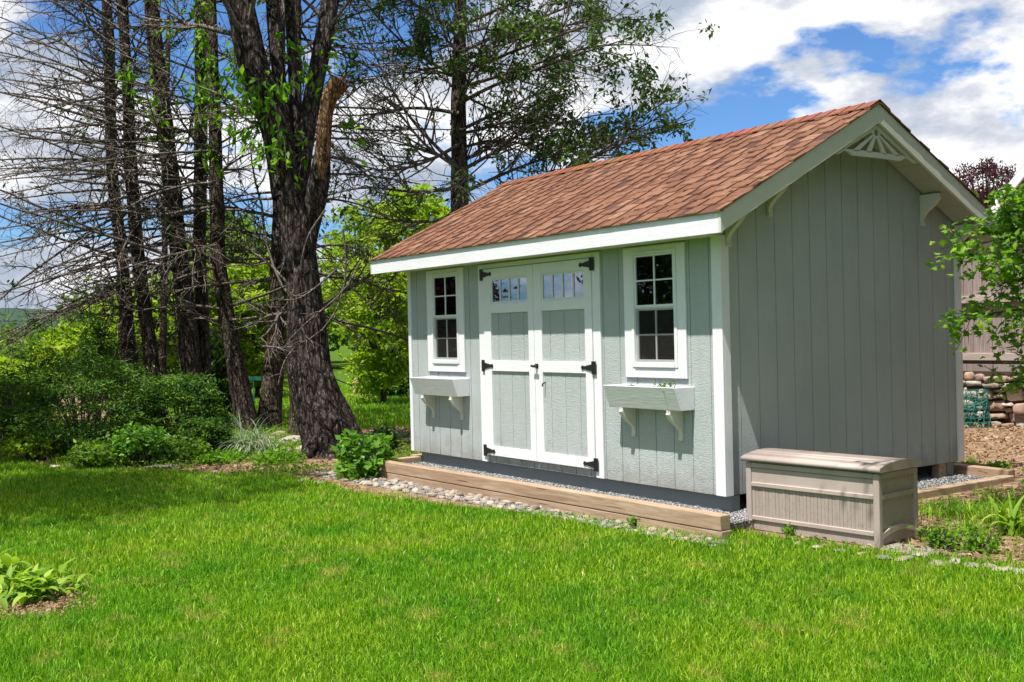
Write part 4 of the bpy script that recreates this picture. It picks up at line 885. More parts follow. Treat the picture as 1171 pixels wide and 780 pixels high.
# the massive old tree
def old_tree():
    D = 13.6
    P, r = px_path([(388, 534), (384, 523), (379, 500), (364, 460), (353, 415), (349, 345), (343, 290), (336, 240), (332, 195)], [90, 76, 63, 56, 48, 41, 38, 38, 40], D, 70)
    root = thing('old_tree', (float(P[0, 0]), float(P[0, 1]), TOPG), 'massive old tree with furrowed dark trunk, several upright limbs and one broken stub', 'tree')
    V, fs = trunk_mesh(P, r, 110, .08, 6, flare=.18, ridge=.075); tr = link_np('trunk', V, fs, 'bark_old', root, smooth=True)
    # surface roots and the bulging scar at the foot
    for (a, b, c, d_) in (((366, 505), (352, 519), (338, 530), 16), ((392, 505), (409, 518), (424, 527), 17), ((378, 505), (377, 520), (374, 536), 20)):
        Q, q = px_path([a, b, c], [d_*1.5, d_, d_*.4], D-.22, 12, -.15); V, fs = trunk_mesh(Q, q, 18, .12, ridge=.15); link_np('root', V, fs, 'bark_old', root, smooth=True)
    Q, q = px_path([(356, 455), (372, 478), (392, 492), (402, 508)], [8, 22, 24, 10], D-.25, 14, 0); V, fs = trunk_mesh(Q, q, 18, .2, ridge=.2); link_np('burl', V, fs, 'bark_old', tr, smooth=True)
    B = []; Br = []
    for pts, ws, dd in (([(330, 225), (318, 160), (300, 105), (285, 60), (274, 0), (262, -120), (250, -260)], [36, 34, 34, 33, 31, 24, 12], .3), ([(334, 225), (326, 150), (318, 80), (311, 0), (303, -140), (300, -250)], [22, 18, 16, 15, 12, 6], .9),
                        ([(340, 230), (340, 150), (335, 80), (331, 0), (326, -120), (330, -230)], [16, 14, 12, 11, 9, 5], 1.5), ([(339, 262), (344, 200), (350, 150), (361, 90), (378, 0), (388, -120), (400, -240)], [28, 22, 20, 20, 21, 16, 8], .6)):
        Q, q = px_path(pts, ws, D, 40, dd); V, fs = trunk_mesh(Q, q, 22, .10, ridge=.12); link_np('limb', V, fs, 'bark_old', root, smooth=True); B.append(Q); Br.append(q)
    Q, q = px_path([(338, 310), (349, 268), (361, 228), (368, 190), (370, 148)], [34, 28, 24, 21, 9], D-.02, 26, -.3); V, fs = trunk_mesh(Q, q, 26, .12, ridge=.10); link_np('limb', V, fs, 'bark_old', root, smooth=True)
    Q, q = px_path([(366, 205), (369, 175), (371, 148), (373, 126), (377, 110), (389, 92)], [9, 17, 17, 16, 18, 23], D-.32, 30, -.1)
    V, fs = trunk_mesh(Q, q, 22, .16, ridge=.16, cap=True); st = link_np('broken_limb', V, fs, 'bark_pale', root, smooth=True)
    mb = MB()
    for k in range(9):
        e = Q[-1]+rng.normal(size=3)*.05; mb.bar(e-(Q[-1]-Q[-4])*.8, e+(Q[-1]-Q[-4])*random.uniform(.05, .35), .022, .02, (0, .3, 1))
    mb.build('splinters', 'bark_pale', st)
    B = np.stack(B); Br = np.stack(Br)
    M_, Mr = spawn(B, Br, 9, .35, 1., 1.6, 50, 9, .12, .02, .25); S, Sr = spawn(M_, Mr, 8, .2, 1., .7, 45, 6, .16, -.01, .6); T_, Tr = spawn(S, Sr, 4, .2, 1., .28, 45, 4, .2, -.03, .7)
    dead = [[(412, 300), (398, 330), (372, 352), (345, 372), (328, 392)], [(392, 262), (398, 300), (392, 345), (366, 388), (335, 396)], [(385, 308), (360, 330), (340, 345), (318, 342)], [(300, 396), (322, 398), (338, 396)], [(372, 240), (352, 268), (344, 300)], [(338, 396), (324, 414), (318, 440)], [(345, 372), (352, 392), (360, 398)]]
    Pd = np.stack([polyline([at_d(a, b, D-.75) for a, b in l_], 9) for l_ in dead]); Rd_ = np.linspace(.014, .006, 9)[None].repeat(len(dead), 0); D2, D2r = spawn(Pd, Rd_, 5, .1, .95, .25, 45, 5, .2, 0, .7)
    twigs_obj('bare_branches', [(M_, Mr), (S, Sr), (T_, Tr)], 'twig', root); twigs_obj('dead_twigs', [(Pd, Rd_), (D2, D2r)], 'twig', root, 4)
    tip = T_[:, -1]; sel = rng.random(len(tip)) < np.where(tip[:, 2] > 5.3, .9, .10); C = np.repeat(T_[sel][:, 1:].reshape(-1, 3), 3, 0); C = C+rng.normal(size=C.shape)*.06; leaf_obj('foliage', C, .10, 'lf_mid', root, up=.9, droop=.4, width=.5)
old_tree()

def vine(label, spots, D, n, size=.135, spread=1.0):
    Cs = []; St = []
    for (px, py, rx, ry) in spots:
        m_ = int(2.3*n*rx*ry/500)
        for _ in range(max(2, m_//9)):
            a = px+rx*rng.normal()*.5*spread; b = py+ry*rng.normal()*.5; p = at_d(a, b, D+rng.normal()*.22); L_ = rng.uniform(.12, .45); k = 9
            t = np.linspace(0, 1, k)[:, None]; s_ = p+np.array([0, 0, -1.])*t*L_+rng.normal(size=(1, 3))*.12*t; St.append(s_[::2][:5]); Cs.append(s_+rng.normal(size=(k, 3))*.035)
    C = np.concatenate(Cs); base = C.mean(0); zmin = float(C[:, 2].min()); root = thing('climbing_vine', (float(base[0]), float(base[1]), zmin), label, 'vine')
    leaf_obj('leaves', C, size, 'lf_vine', root, up=.25, droop=1.6, width=.42); P = np.stack(St); twigs_obj('stems', [(P, np.full(P.shape[:2], .004))], 'twig', root)
vine('bright green vine leaves draped over the crotch of the massive old tree', [(308, 95, 20, 34), (332, 75, 16, 26), (288, 130, 20, 36), (326, 135, 18, 30), (300, 160, 22, 24), (346, 160, 8, 25), (372, 60, 10, 18), (268, 80, 12, 40), (394, 140, 6, 18)], 13.45, 26)
vine('green vine hanging on the trunks left of the old tree', [(232, 60, 14, 40), (238, 110, 20, 34), (228, 25, 10, 20), (245, 165, 14, 20), (262, 70, 14, 26)], 16.9, 30, .14)
vine('small clumps of vine leaves on the thin trunks at the left', [(150, 72, 14, 18), (172, 110, 14, 14), (190, 130, 12, 14), (140, 84, 8, 8), (182, 60, 8, 20)], 17.0, 34, .14)

# broadleaf trees and bushes
def bush(name, label, c, rad, nclump, per, size, mat, cat='bush', trunk=None, spread=.16, up=.7, droop=.2, width=.55, layered=False, group=None, stems=True, lo=-.9):
    c = np.array(c, float); rad = np.array(rad, float); gz = float(gh(c[0], c[1]))
    root = thing(name, (float(c[0]), float(c[1]), gz), label, cat, group)
    u = unit(rng.normal(size=(nclump, 3))); u[:, 2] = np.clip(u[:, 2], lo, 1); rr = rng.uniform(.35, 1, nclump)**.5; rr *= .78+.5*vn(u[:, 0]*2.3+c[0], u[:, 2]*2.3+u[:, 1]*1.7+c[1])
    K = c+u*rad*rr[:, None]; K[:, 2] = np.maximum(K[:, 2], gz+.04)
    st = spread*float(rad.mean()); C = np.repeat(K, per, 0)+rng.normal(size=(nclump*per, 3))*np.array([st, st, st*(.32 if layered else .75)]); C[:, 2] = np.maximum(C[:, 2], gz+.01)
    tone = np.repeat(np.clip(.5+.22*rng.normal(size=nclump), 0, 1), per); rn = np.clip(tone*.6+.4*rng.random(len(C)), 0, 1)
    leaf_obj('foliage', C, size, mat, root, up=up, droop=droop, width=width, rn=rn)
    if stems:
        base = np.array([c[0], c[1], gz-.05]); nb = min(nclump, 60); E_ = K[:nb]; t = np.linspace(0, 1, 6)[None, :, None]
        if trunk: base_top = np.array([c[0], c[1], gz+trunk[1]]); V, fs = trunk_mesh(polyline([base, (base+base_top)/2+np.array([.03, .02, 0]), base_top+np.array([0, 0, .2])], 10), np.linspace(trunk[0], trunk[0]*.6, 10), 12, .1, ridge=.1); link_np('trunk', V, fs, 'bark', root, smooth=True); s0 = base_top
        else: s0 = base
        P = s0+(E_[:, None]-s0)*t; P[..., 2] += (np.sin(t[..., 0]*np.pi)*.12*rad[2]); r_ = np.linspace(1, .35, 6)[None]*(trunk[0]*.35 if trunk else .012+.006*rad[2]); twigs_obj('branches', [(P, np.repeat(r_, nb, 0))], 'twig', root)
    return root
def pxb(px, py, rx, ry, D, depth=None):
    c = at_d(px, py, D); k = D/FPX; return c, (rx*k, (depth or rx)*k, ry*k)
BG = [('yellow green young tree with layered leaves beside the far stone block', 436, 372, 46, 88, 23.5, 'lf_bright', 330, 22, .13),
      ('bright leafy tree filling the gap right of the massive old trunk', 408, 300, 44, 66, 31, 'lf_bright', 170, 22, .16),
      ('leafy tree between the crooked trunk and the old tree', 292, 372, 40, 74, 27, 'lf_bright', 340, 26, .17),
      ('tall soft green tree high behind the crooked trunk', 262, 300, 52, 60, 33, 'lf_mid', 230, 22, .22),
      ('bright bush crown behind the two leftmost trunks', 158, 378, 50, 46, 25, 'lf_bright', 340, 24, .16),
      ('bright green bush seen through the hanging twigs at far left', 98, 402, 42, 34, 24, 'lf_bright', 330, 24, .16),
      ('low yellowish bush at the left edge of the garden', 12, 448, 46, 34, 20, 'lf_bright', 360, 24, .12),
      ('leafy tree behind the thick twin trunk', 222, 356, 46, 52, 26, 'lf_bright', 300, 24, .17),
      ('mid green tree whose crown shows just above the left roof corner', 470, 262, 46, 44, 36, 'lf_bright', 230, 22, .22),
      ('dark leafy shrub in the shade left of the crooked trunk', 252, 425, 24, 48, 21, 'lf_yew', 240, 22, .12),
      ('dark rounded shrub under the young tree near the shed', 452, 440, 34, 26, 26.5, 'lf_yew', 200, 22, .13),
      ('grey green shrub standing beyond the dark evergreens', 128, 420, 30, 34, 19, 'lf_mid', 220, 22, .10)]
for lb, px, py, rx, ry, D, mt_, nc_, per_, sz in BG:
    c, rd = pxb(px, py, rx, ry, D); bush('leafy_tree' if ry > 45 else 'garden_bush', lb, c, rd, nc_, per_, sz, mt_, 'tree' if ry > 45 else 'bush', trunk=(.07, max(.3, c[2]-rd[2]*.55+.24)) if ry > 45 else None, layered=True, up=1.1, spread=.11)
EV = [('broad dark evergreen shrub with layered boughs at the left of the grove', 92, 468, 82, 62, 14.2, 380, 42), ('dark evergreen shrub filling in below the thick twin trunk', 205, 470, 50, 46, 14.6, 260, 42),
      ('small pointed evergreen poking up behind the broad dark shrub', 108, 405, 18, 50, 16.4, 110, 34), ('loose evergreen shrub at the left frame edge behind the lawn', 22, 468, 40, 46, 15.2, 170, 36), ('low spreading evergreen bough reaching over the bed right of centre', 236, 500, 26, 24, 13.9, 110, 36)]
for lb, px, py, rx, ry, D, nc_, per_ in EV:
    c, rd = pxb(px, py, rx, ry, D); bush('evergreen_shrub', lb, c, rd, nc_, per_, .065, 'lf_yew', 'shrub', layered=True, up=2.2, droop=.25, width=.3, spread=.13)
for lb, px, py, rx, ry, D, mt_, sz in [('bright low leafy plant at the foot of the dark evergreens', 160, 508, 28, 20, 13.0, 'lf_hyd', .085), ('low leafy plant in front of the broad evergreen shrub', 112, 520, 30, 14, 12.9, 'lf_mid', .07), ('leafy clump at the shady lawn edge below the twin trunk', 205, 516, 28, 12, 13.2, 'lf_mid', .07),
                                      ('yellow green weeds beside the striped grass tuft', 248, 528, 28, 10, 13.1, 'lf_vine', .055), ('small sunlit bush at the far left lawn edge', 34, 508, 26, 14, 13.8, 'lf_bright', .07), ('grey green low plant at the right foot of the old tree', 438, 502, 16, 13, 13.6, 'lf_dark', .06), ('weedy clump in the bed below the old tree', 318, 524, 26, 10, 12.9, 'lf_vine', .05)]:
    c, rd = pxb(px, py, rx, ry, D); bush('leafy_plant', lb, c, rd, 70, 13, sz, mt_, 'plant', up=1., spread=.2)
c, rd = pxb(414, 528, 31, 29, 11.4); bush('broad_leaf_shrub', 'bright round shrub with broad leaves beside the left end of the timber', c, rd, 110, 9, .085, 'lf_hyd', 'shrub', up=1.3, droop=.4, width=.75, spread=.13)
# purple tree, arborvitae above the fence
c, rd = pxb(1128, 205, 42, 26, 27); c2 = c.copy(); root = bush('purple_leaf_tree', 'purple leaved tree rising beyond the fence behind the right roof edge', (c[0], c[1], c[2]-.2), rd, 130, 30, .10, 'lf_purple', 'tree', trunk=(.1, 3.2), up=.2, droop=-1.2, width=.4, spread=.14)
for lb, px, top, w, D in [('small golden green arborvitae tip nearest the roof edge', 1112, 222, 17, 19.), ('slender arborvitae tip in the middle of three above the fence', 1150, 224, 12, 19.5), ('arborvitae tip at the right frame edge above the fence', 1171, 216, 16, 19.2)]:
    p = at_d(px, top, D); h = p[2]-.0; N = 3600; t = rng.random(N)**.8; a = rng.uniform(0, 6.28, N); rr = (w/FPX*D)*(1.15*(1-t)**.75*1.0+.05)*(.7+.3*rng.random(N))*np.where(t < .5, 1.3, 1); C = np.stack([p[0]+rr*np.cos(a), p[1]+rr*np.sin(a), p[2]-(1-t)*1.9], 1)
    root = thing('arborvitae', (float(p[0]), float(p[1]), float(gh(p[0], p[1]))), lb, 'tree', 'arborvitae beyond the fence')
    leaf_obj('foliage', C, .09, 'lf_thuja', root, up=.1, droop=-1.3, width=.35); V, fs = trunk_mesh(polyline([(p[0], p[1], -.3), (p[0]+.02, p[1], 1), (p[0], p[1], p[2]-.3)], 10), np.linspace(.07, .015, 10), 8, .05); link_np('trunk', V, fs, 'bark', root)

# maple at the right frame edge
def maple_leaves(C, size):
    N = len(C); ol = [(0, 0), (.10, .22), (.42, .18), (.36, .42), (.50, .62), (.22, .66), (0, 1.0), (-.22, .66), (-.50, .62), (-.36, .42), (-.42, .18), (-.10, .22)]
    nrm = unit(rng.normal(size=(N, 3))*.6+np.array([.1, -.45, 1.0])); a = rng.normal(size=(N, 3))+np.array([0, 0, -.9]); a = unit(a-nrm*np.sum(a*nrm, 1, keepdims=True)); b = np.cross(nrm, a); s = (size*rng.uniform(.6, 1.25, N))[:, None]
    V = np.stack([C+a*s*y+b*s*x-nrm*s*(abs(x)*.35) for x, y in ol]+[C+a*s*.45], 1).reshape(-1, 3); i = np.arange(N)[:, None]*13
    F = np.concatenate([i+np.array([[k, (k+1) % 12, 12]]) for k in range(12)]); return V, F
def maple():
    D = 7.6; base = at_d(1420, 560, 7.9); base[2] = float(gh(base[0], base[1]))
    root = thing('maple_tree', tuple(map(float, base)), 'young maple whose fresh green branches hang in from the right frame edge', 'tree')
    P = polyline([base+np.array([0, 0, -.1]), base+np.array([.03, .02, 1.2]), base+np.array([-.05, .1, 2.6]), base+np.array([.0, .05, 4.2]), base+np.array([-.1, 0, 5.6])], 30); V, fs = trunk_mesh(P, np.linspace(.11, .04, 30), 16, .08, ridge=.1, flare=.3, lobes=5); link_np('trunk', V, fs, 'bark', root, smooth=True)
    def t_at(z): return P[np.argmin(np.abs(P[:, 2]-z))]
    vis = [[(1300, 285), (1215, 268), (1165, 262), (1128, 272), (1098, 284)], [(1300, 275), (1220, 245), (1175, 238), (1140, 246)], [(1300, 325), (1220, 302), (1165, 300), (1120, 292), (1088, 288)], [(1300, 370), (1225, 348), (1170, 350), (1130, 360), (1100, 364)], [(1300, 405), (1230, 385), (1180, 388), (1150, 398)], [(1300, 450), (1235, 422), (1195, 425), (1160, 436)], [(1300, 335), (1230, 322), (1180, 318), (1150, 322)],
           [(1300, 500), (1240, 520), (1200, 535)], [(1320, 230), (1240, 205), (1200, 225), (1170, 250)], [(1300, 262), (1220, 236), (1170, 226), (1145, 236)], [(1300, 300), (1220, 280), (1160, 278), (1125, 262)], [(1300, 320), (1220, 300), (1170, 290), (1130, 306)]]
    Bv = []
    for i, l_ in enumerate(vis):
        q = [at_d(a, b, D+random.uniform(-.25, .25)) for a, b in l_]; Bv.append(polyline([t_at(q[0][2]-.25)]+q, 9))
    up = []
    for (x, y, z) in [(.9, -1.5, 4.4), (1.3, -.9, 4.1), (.6, -.9, 4.6), (1.6, -1.8, 4.5), (1.1, -.5, 4.9), (2.4, -.8, 3.9), (3.6, 0, 4.), (3.8, 2.2, 3.2), (2.8, 3.0, 4.2), (1.6, 1.2, 5.0), (.6, .4, 5.2), (3.2, -1, 5.2), (2.1, .2, 5.8), (1.9, 2.4, 4.6)]:
        e = np.array([x, y, z]); s0 = t_at(z-1.0); up.append(polyline([s0, (s0+e)/2+np.array([0, 0, .15]), e], 9))
    B = np.stack(Bv); Br = np.linspace(.012, .004, 9)[None].repeat(len(B), 0); U = np.stack(up); Ur = np.linspace(.03, .008, 9)[None].repeat(len(U), 0)
    S, Sr = spawn(B, Br, 26, .42, 1., .27, 45, 5, .14, .0, .7); S2, S2r = spawn(U, Ur, 12, .35, 1., .5, 45, 5, .14, .0, .6)
    twigs_obj('branches', [(B, Br), (S, Sr), (U, Ur), (S2, S2r)], 'twig', root, 5)
    C = np.concatenate([S[:, 2:].reshape(-1, 3), B[:, 5:].reshape(-1, 3)]); C = np.repeat(C, 3, 0)+rng.normal(size=(len(C)*3, 3))*.035
    C2 = np.repeat(S2[:, 1:].reshape(-1, 3), 2, 0); C2 = C2+rng.normal(size=C2.shape)*.09; C = np.concatenate([C, C2])
    V, F = maple_leaves(C, .062); link_np('leaves', V, [F], 'lf_maple', root, rnd=np.repeat(rng.beta(2, 2, len(C)), 13))
maple()

# trees left of the frame: they shade the lawn and stand mirrored in the panes
def broad_tree(label, x, y, h, cr, mat, n1=26, size=.13, per=4, zc=.62, flat_=.75):
    gz = float(gh(x, y)); root = thing('shade_tree', (x, y, gz), label, 'tree'); P = polyline([(x, y, gz-.1), (x+.1, y, h*.3), (x, y+.1, h*.6), (x, y, h*.85)], 24); r = np.linspace(.2, .06, 24)
    V, fs = trunk_mesh(P, r, 16, .1, 5, ridge=.1, flare=.3); link_np('trunk', V, fs, 'bark', root, smooth=True)
    u = unit(rng.normal(size=(n1, 3))); E_ = np.array([x, y, h*zc])+u*np.array([cr, cr, h*(1-zc)*flat_*1.2]); s0 = P[np.clip((E_[:, 2]/h*18).astype(int)-3, 6, 21)]; t = np.linspace(0, 1, 8)[None, :, None]; B = s0[:, None]+(E_-s0)[:, None]*t; B[..., 2] += np.sin(t[..., 0]*np.pi)*.2; Br = np.linspace(.05, .015, 8)[None].repeat(n1, 0)
    S, Sr = spawn(B, Br, 12, .2, 1., .9, 50, 5, .15, 0, .5); T_, Tr = spawn(S, Sr, 6, .2, 1., .35, 45, 4, .2, 0, .6)
    twigs_obj('branches', [(B, Br), (S, Sr), (T_, Tr)], 'twig', root); C = np.repeat(T_[:, 1:].reshape(-1, 3), per, 0); C = C+rng.normal(size=C.shape)*.12; leaf_obj('foliage', C, size, mat, root, up=.9)
broad_tree('round headed shade tree standing outside the left frame edge', -9.4, -7.0, 8.8, 2.4, 'lf_mid', n1=34, zc=.76)
broad_tree('tall shade tree standing on the near lawn outside the left frame edge', -4.9, -6.35, 9.6, 2.0, 'lf_mid', n1=24, zc=.76, per=2)
broad_tree('small dense tree standing well outside the left frame edge', -10.6, -10.2, 4.4, 1.6, 'lf_dark', n1=30, zc=.5)
broad_tree('large unseen tree added beside the shed to keep sky light off the gable', 6.2, 2.2, 8.6, 3.0, 'lf_mid', n1=54, zc=.50, flat_=1.0)  # unseen, like the next two; added to block sky light from the gable
broad_tree('large unseen tree added farther back at right to keep sky light off the gable', 6.4, 7.2, 8.0, 2.8, 'lf_mid', n1=40, zc=.52, flat_=.95)
broad_tree('leafy unseen tree added right of the lawn to keep sky light off the gable', 9.8, -1.6, 7.5, 2.8, 'lf_mid', n1=40, zc=.50, flat_=.95)
broad_tree('purple leaved shade tree outside the left frame edge', -13.8, -5.0, 4.8, 1.5, 'lf_purple', size=.15, n1=22, zc=.55)
def woods(name, label, pts, size, N, mat, h0, h1):
    Cs = []
    for x, y in pts:
        hh = rng.uniform(h0, h1); w = rng.uniform(2.2, 3.8); K = unit(rng.normal(size=(N//40, 3))); K[:, 2] = np.abs(K[:, 2])-.25; K = np.array([x, y, hh*.5])+K*np.array([w, w, hh*.52])*rng.uniform(.6, 1.05, (len(K), 1)); Cs.append(np.repeat(K, 40, 0)+rng.normal(size=(len(K)*40, 3))*.42)
    C = np.concatenate(Cs); C[:, 2] = np.maximum(C[:, 2], -.2); o = leaf_obj(name, C, size, mat, None, up=.6); tag(o, label, 'woods', kind='stuff')
woods('distant_woods', 'far wood of mixed green trees behind the grove', [tuple(at_d(px, 390, 48+rng.uniform(-4, 10))[:2]) for px in np.arange(150, 560, 34)]+[tuple(at_d(px, 390, 60+rng.uniform(-4, 10))[:2]) for px in np.arange(190, 560, 40)], .42, 1300, 'lf_mid', 3.2, 4.8)
woods('low_scrub', 'low scrub on the horizon at the far left', [tuple(at_d(px, 390, 44+rng.uniform(-4, 8))[:2]) for px in np.arange(-80, 150, 30)], .36, 1300, 'lf_mid', .9, 1.5)
woods('opposite_woods', 'wood edging the far side of the lawn opposite the shed', [(-2.2+t*math.cos(a), t*math.sin(a)) for a in np.radians(np.arange(196, 330, 5.)) for t in [58+rng.uniform(-5, 8)]], .6, 1000, 'lf_mid', 2.3, 3.3)

# ------------------------------------------------------------------ low planting with arching blades
def arching(name, label, cat, p, n, Ln, w, arch, mat, spread=.08, n_seg=7, pet=0.0, point=1.0, tilt=(.15, 1.1), group=None):
    root_z = float(gh(p[0], p[1])); V = []; F = []; rn = []; o = 0
    for _ in range(n):
        az = rng.uniform(0, 6.28); el = rng.uniform(*tilt); L_ = Ln*rng.uniform(.6, 1.15); ww = w*rng.uniform(.75, 1.2); h = np.array([math.cos(az), math.sin(az), 0]); s_ = np.array([-math.sin(az), math.cos(az), 0]); b = np.array([p[0], p[1], root_z])+np.array([rng.normal()*spread, rng.normal()*spread, 0])
        ang = math.pi/2-el*.4; pos = b.copy(); r_ = rng.beta(2, 2); st = L_/n_seg
        for j in range(n_seg+1):
            t = j/n_seg; tt = max(0, (t-pet)/(1-pet)); wv = ww*(.10 if t < pet else .10+.9*math.sin(min(1, tt**.75*point)*math.pi)**.9)*.5 if pet else ww*.5*(1-tt**2*.96)
            up_ = np.array([-math.cos(az)*math.sin(ang), -math.sin(az)*math.sin(ang), math.cos(ang)])
            V += [pos-s_*wv+up_*wv*.35, pos, pos+s_*wv+up_*wv*.35]; rn += [r_]*3; d = h*math.cos(ang)+np.array([0, 0, math.sin(ang)]); pos = pos+d*st; ang -= arch*(el+.35)/n_seg
        for j in range(n_seg):
            for k in (0, 1): F.append((o+j*3+k, o+j*3+k+1, o+(j+1)*3+k+1, o+(j+1)*3+k))
        o += (n_seg+1)*3
    ob = link_np(name, np.array(V), [np.array(F)], mat, None, (float(p[0]), float(p[1]), root_z), np.array(rn), smooth=True); return tag(ob, label, cat, group)
hp_ = at_z(30, 683, GZ); arching('hosta_plant', 'yellow green hosta clump with pointed leaves in bare mulch at the left lawn edge', 'plant', hp_, 200, .215, .045, 2.0, 'lf_hosta', .09, 9, .34, 1.0, (.1, 1.5))
hp2 = at_z(-22, 664, GZ); arching('hosta_plant', 'second hosta clump cut off by the left frame edge', 'plant', hp2, 150, .25, .050, 2.0, 'lf_hosta', .09, 9, .38, 1.0, (.2, 1.5))
sg_ = at_z(291, 520, GZ); arching('striped_grass', 'tuft of pale striped ornamental grass near the old tree', 'plant', sg_, 220, .62, .016, 2.6, 'lf_pale', .10, 8, 0, 1, (.1, 1.3))
for i, (px, py, lb, n, Ln, w, mt_) in enumerate([(1163, 616, 'bright strap leaved plant at the right edge beside the chest', 34, .34, .035, 'lf_hosta'), (1132, 604, 'dark grassy tuft growing in the shade right of the chest', 170, .20, .006, 'grass'), (1085, 598, 'tall grass tuft against the right side of the chest', 190, .19, .006, 'grass'), (1108, 612, 'grass tuft between the chest and the strap leaved plant', 150, .16, .006, 'grass'), (1150, 590, 'grass tuft behind the strap leaved plant', 120, .2, .006, 'grass')]):
    arching('leafy_clump' if w > .02 else 'grass_tuft', lb, 'plant', at_z(px, py, -.19), n, Ln, w, 1.8, mt_, .13 if w < .02 else .05, 6, 0, 1, (.1, 1.2))
for px, py, r_, n, lb in [(1005, 622, .07, 60, 'small pale weed growing up in front of the chest corner'), (868, 604, .05, 60, 'weed clump at the foot of the left chest post'), (905, 612, .045, 40, 'small weed along the front base of the chest'), (1075, 628, .10, 110, 'bright weed patch at the right foot of the chest'), (1140, 545, .10, 80, 'low dark green plant beside the end of the side timber'), (1120, 632, .11, 110, 'low weeds over the stones right of the chest'), (725, 600, .03, 24, 'tiny weed sprouting from the front timber face')]:
    p = at_z(px, py, -.2); bush('weed', lb, (p[0], p[1], -.2+r_*.6), (r_, r_, r_*(1.3 if r_ < .08 else .8)), n//3, 7, .03 if r_ < .09 else .04, 'lf_vine', 'weed', spread=.3)
# ground cover in the bed and on the soil at the right
def gc_region(N, x0, x1, y0, y1, cond):
    x = rng.uniform(x0, x1, N); y = rng.uniform(y0, y1, N); ok = cond(x, y); return x[ok], y[ok]
def notpad(x, y): return ~((x > -4.8) & (x < .65) & (y > -.95) & (y < 3.3))
x, y = gc_region(150000, -15, -3.6, -4.5, 6.5, lambda x, y: (lawn_sd(x, y) < .05) & notpad(x, y) & (vn(x*1.1+4, y*1.1) > .40))
C = np.stack([x, y, gh(x, y)+rng.random(len(x))**2*.10], 1); tag(leaf_obj('ground_cover', C, .045, 'lf_mid', None, up=1.5, droop=.0), 'low green ground cover in the bed under the trees', 'ground cover', kind='stuff')
V, F, r = blades(90000, lambda N: gc_region(N, -15, -4.7, -4.5, 6.5, lambda x, y: (lawn_sd(x, y) < .15) & notpad(x, y) & (vn(x*1.3+2, y*1.3+7) > .48)), .05, .17, lambda x, y: .008+0*x)
tag(link_np('rough_grass', V, F, 'grass', rnd=r), 'rough unmown grass tufts in the bed under the trees', 'grass', kind='stuff')
V, F, r = blades(60000, lambda N: gc_region(N, -3.6, 3.4, -1.6, 7.5, lambda x, y: (lawn_sd(x, y) < .05) & ~((x > .2) & (x < 1.35) & (y > -.1) & (y < .6)) & notpad(x, y) & (vn(x*2.3, y*2.3+3)+.25*np.clip(1-y/1.3, -.75, 1) > .55)), .03, .11, lambda x, y: .005+0*x)
tag(link_np('sparse_grass', V, F, 'grass', rnd=r), 'sparse rough grass on the bare soil right of the chest', 'grass', kind='stuff')
MATS['litter'] = leaf('dry_leaf_litter', [(0, (.10, .05, .025)), (.5, (.28, .17, .09)), (1, (.50, .36, .22))], .1)
x, y = gc_region(60000, -14, 5, -4, 8, lambda x, y: (lawn_sd(x, y) < .1) & notpad(x, y)); C = np.stack([x, y, gh(x, y)+.008+rng.random(len(x))*.012], 1)
tag(leaf_obj('leaf_litter', C, .05, 'litter', None, up=2.2, width=.5), 'dry leaf litter and bark chips on the bare soil', 'leaf litter', kind='stuff')
x, y = gc_region(9000, hp_[0]-.9, hp_[0]+1.1, hp_[1]-.8, hp_[1]+.8, lambda x, y: lawn_sd(x, y) < .12); C = np.stack([x, y, gh(x, y)+.006+rng.random(len(x))*.01], 1)
tag(leaf_obj('bark_mulch', C, .03, 'litter', None, up=2.2, width=.4), 'brown bark mulch round the hosta clump', 'mulch', kind='stuff')

x, y = near_region(900); x = x[:110]; y = y[:110]; C = np.stack([x, y, gh(x, y)+.035], 1); tag(leaf_obj('fallen_leaves', C, .028, 'litter', None, up=1.5, width=.6), 'a few small dry leaves scattered over the lawn', 'leaves', kind='stuff')
# rocks, slabs
rk = [rock_mesh(70+i, .55, 3, .35) for i in range(5)]
def rock(px, py, sx, sy, sz, label, z=None, group=None, kind_='rock', dz=0):
    p = at_z(px, py, GZ if z is None else z); o = bpy.data.objects.new(kind_, rk[random.randrange(5)]); COL.objects.link(o); o.location = (p[0], p[1], float(gh(p[0], p[1]))+sz*.25+dz); o.scale = (sx, sy, sz); o.rotation_euler = (random.uniform(-.1, .1), random.uniform(-.1, .1), random.uniform(0, 3)); return tag(o, label, 'rock', group)
for a in [(334, 508, .26, .2, .16, 'largest flat tan rock left of the old tree foot'), (318, 500, .16, .13, .12, 'small grey rock beside the striped grass tuft'), (345, 516, .12, .1, .09, 'small rock touching the old tree foot'), (326, 518, .11, .1, .08, 'low rock in front of the flat tan rock'), (352, 499, .2, .16, .13, 'rock tucked behind the old tree foot'), (308, 505, .12, .1, .10, 'grey rock just right of the striped grass tuft'),
          (186, 534, .30, .10, .05, 'long flat grey stone at the shady lawn edge'), (62, 535, .07, .06, .05, 'small pale stone at the left lawn edge'), (455, 500, .18, .14, .12, 'tan rock seen between the old tree and the shed'), (463, 507, .12, .1, .09, 'small tan rock close to the left shed corner'), (345, 551, .07, .06, .04, 'small pale stone at the bed edge below the old tree'), (365, 553, .09, .07, .04, 'flat pale stone at the bed edge near the broad shrub')]: rock(*a)
i = 0
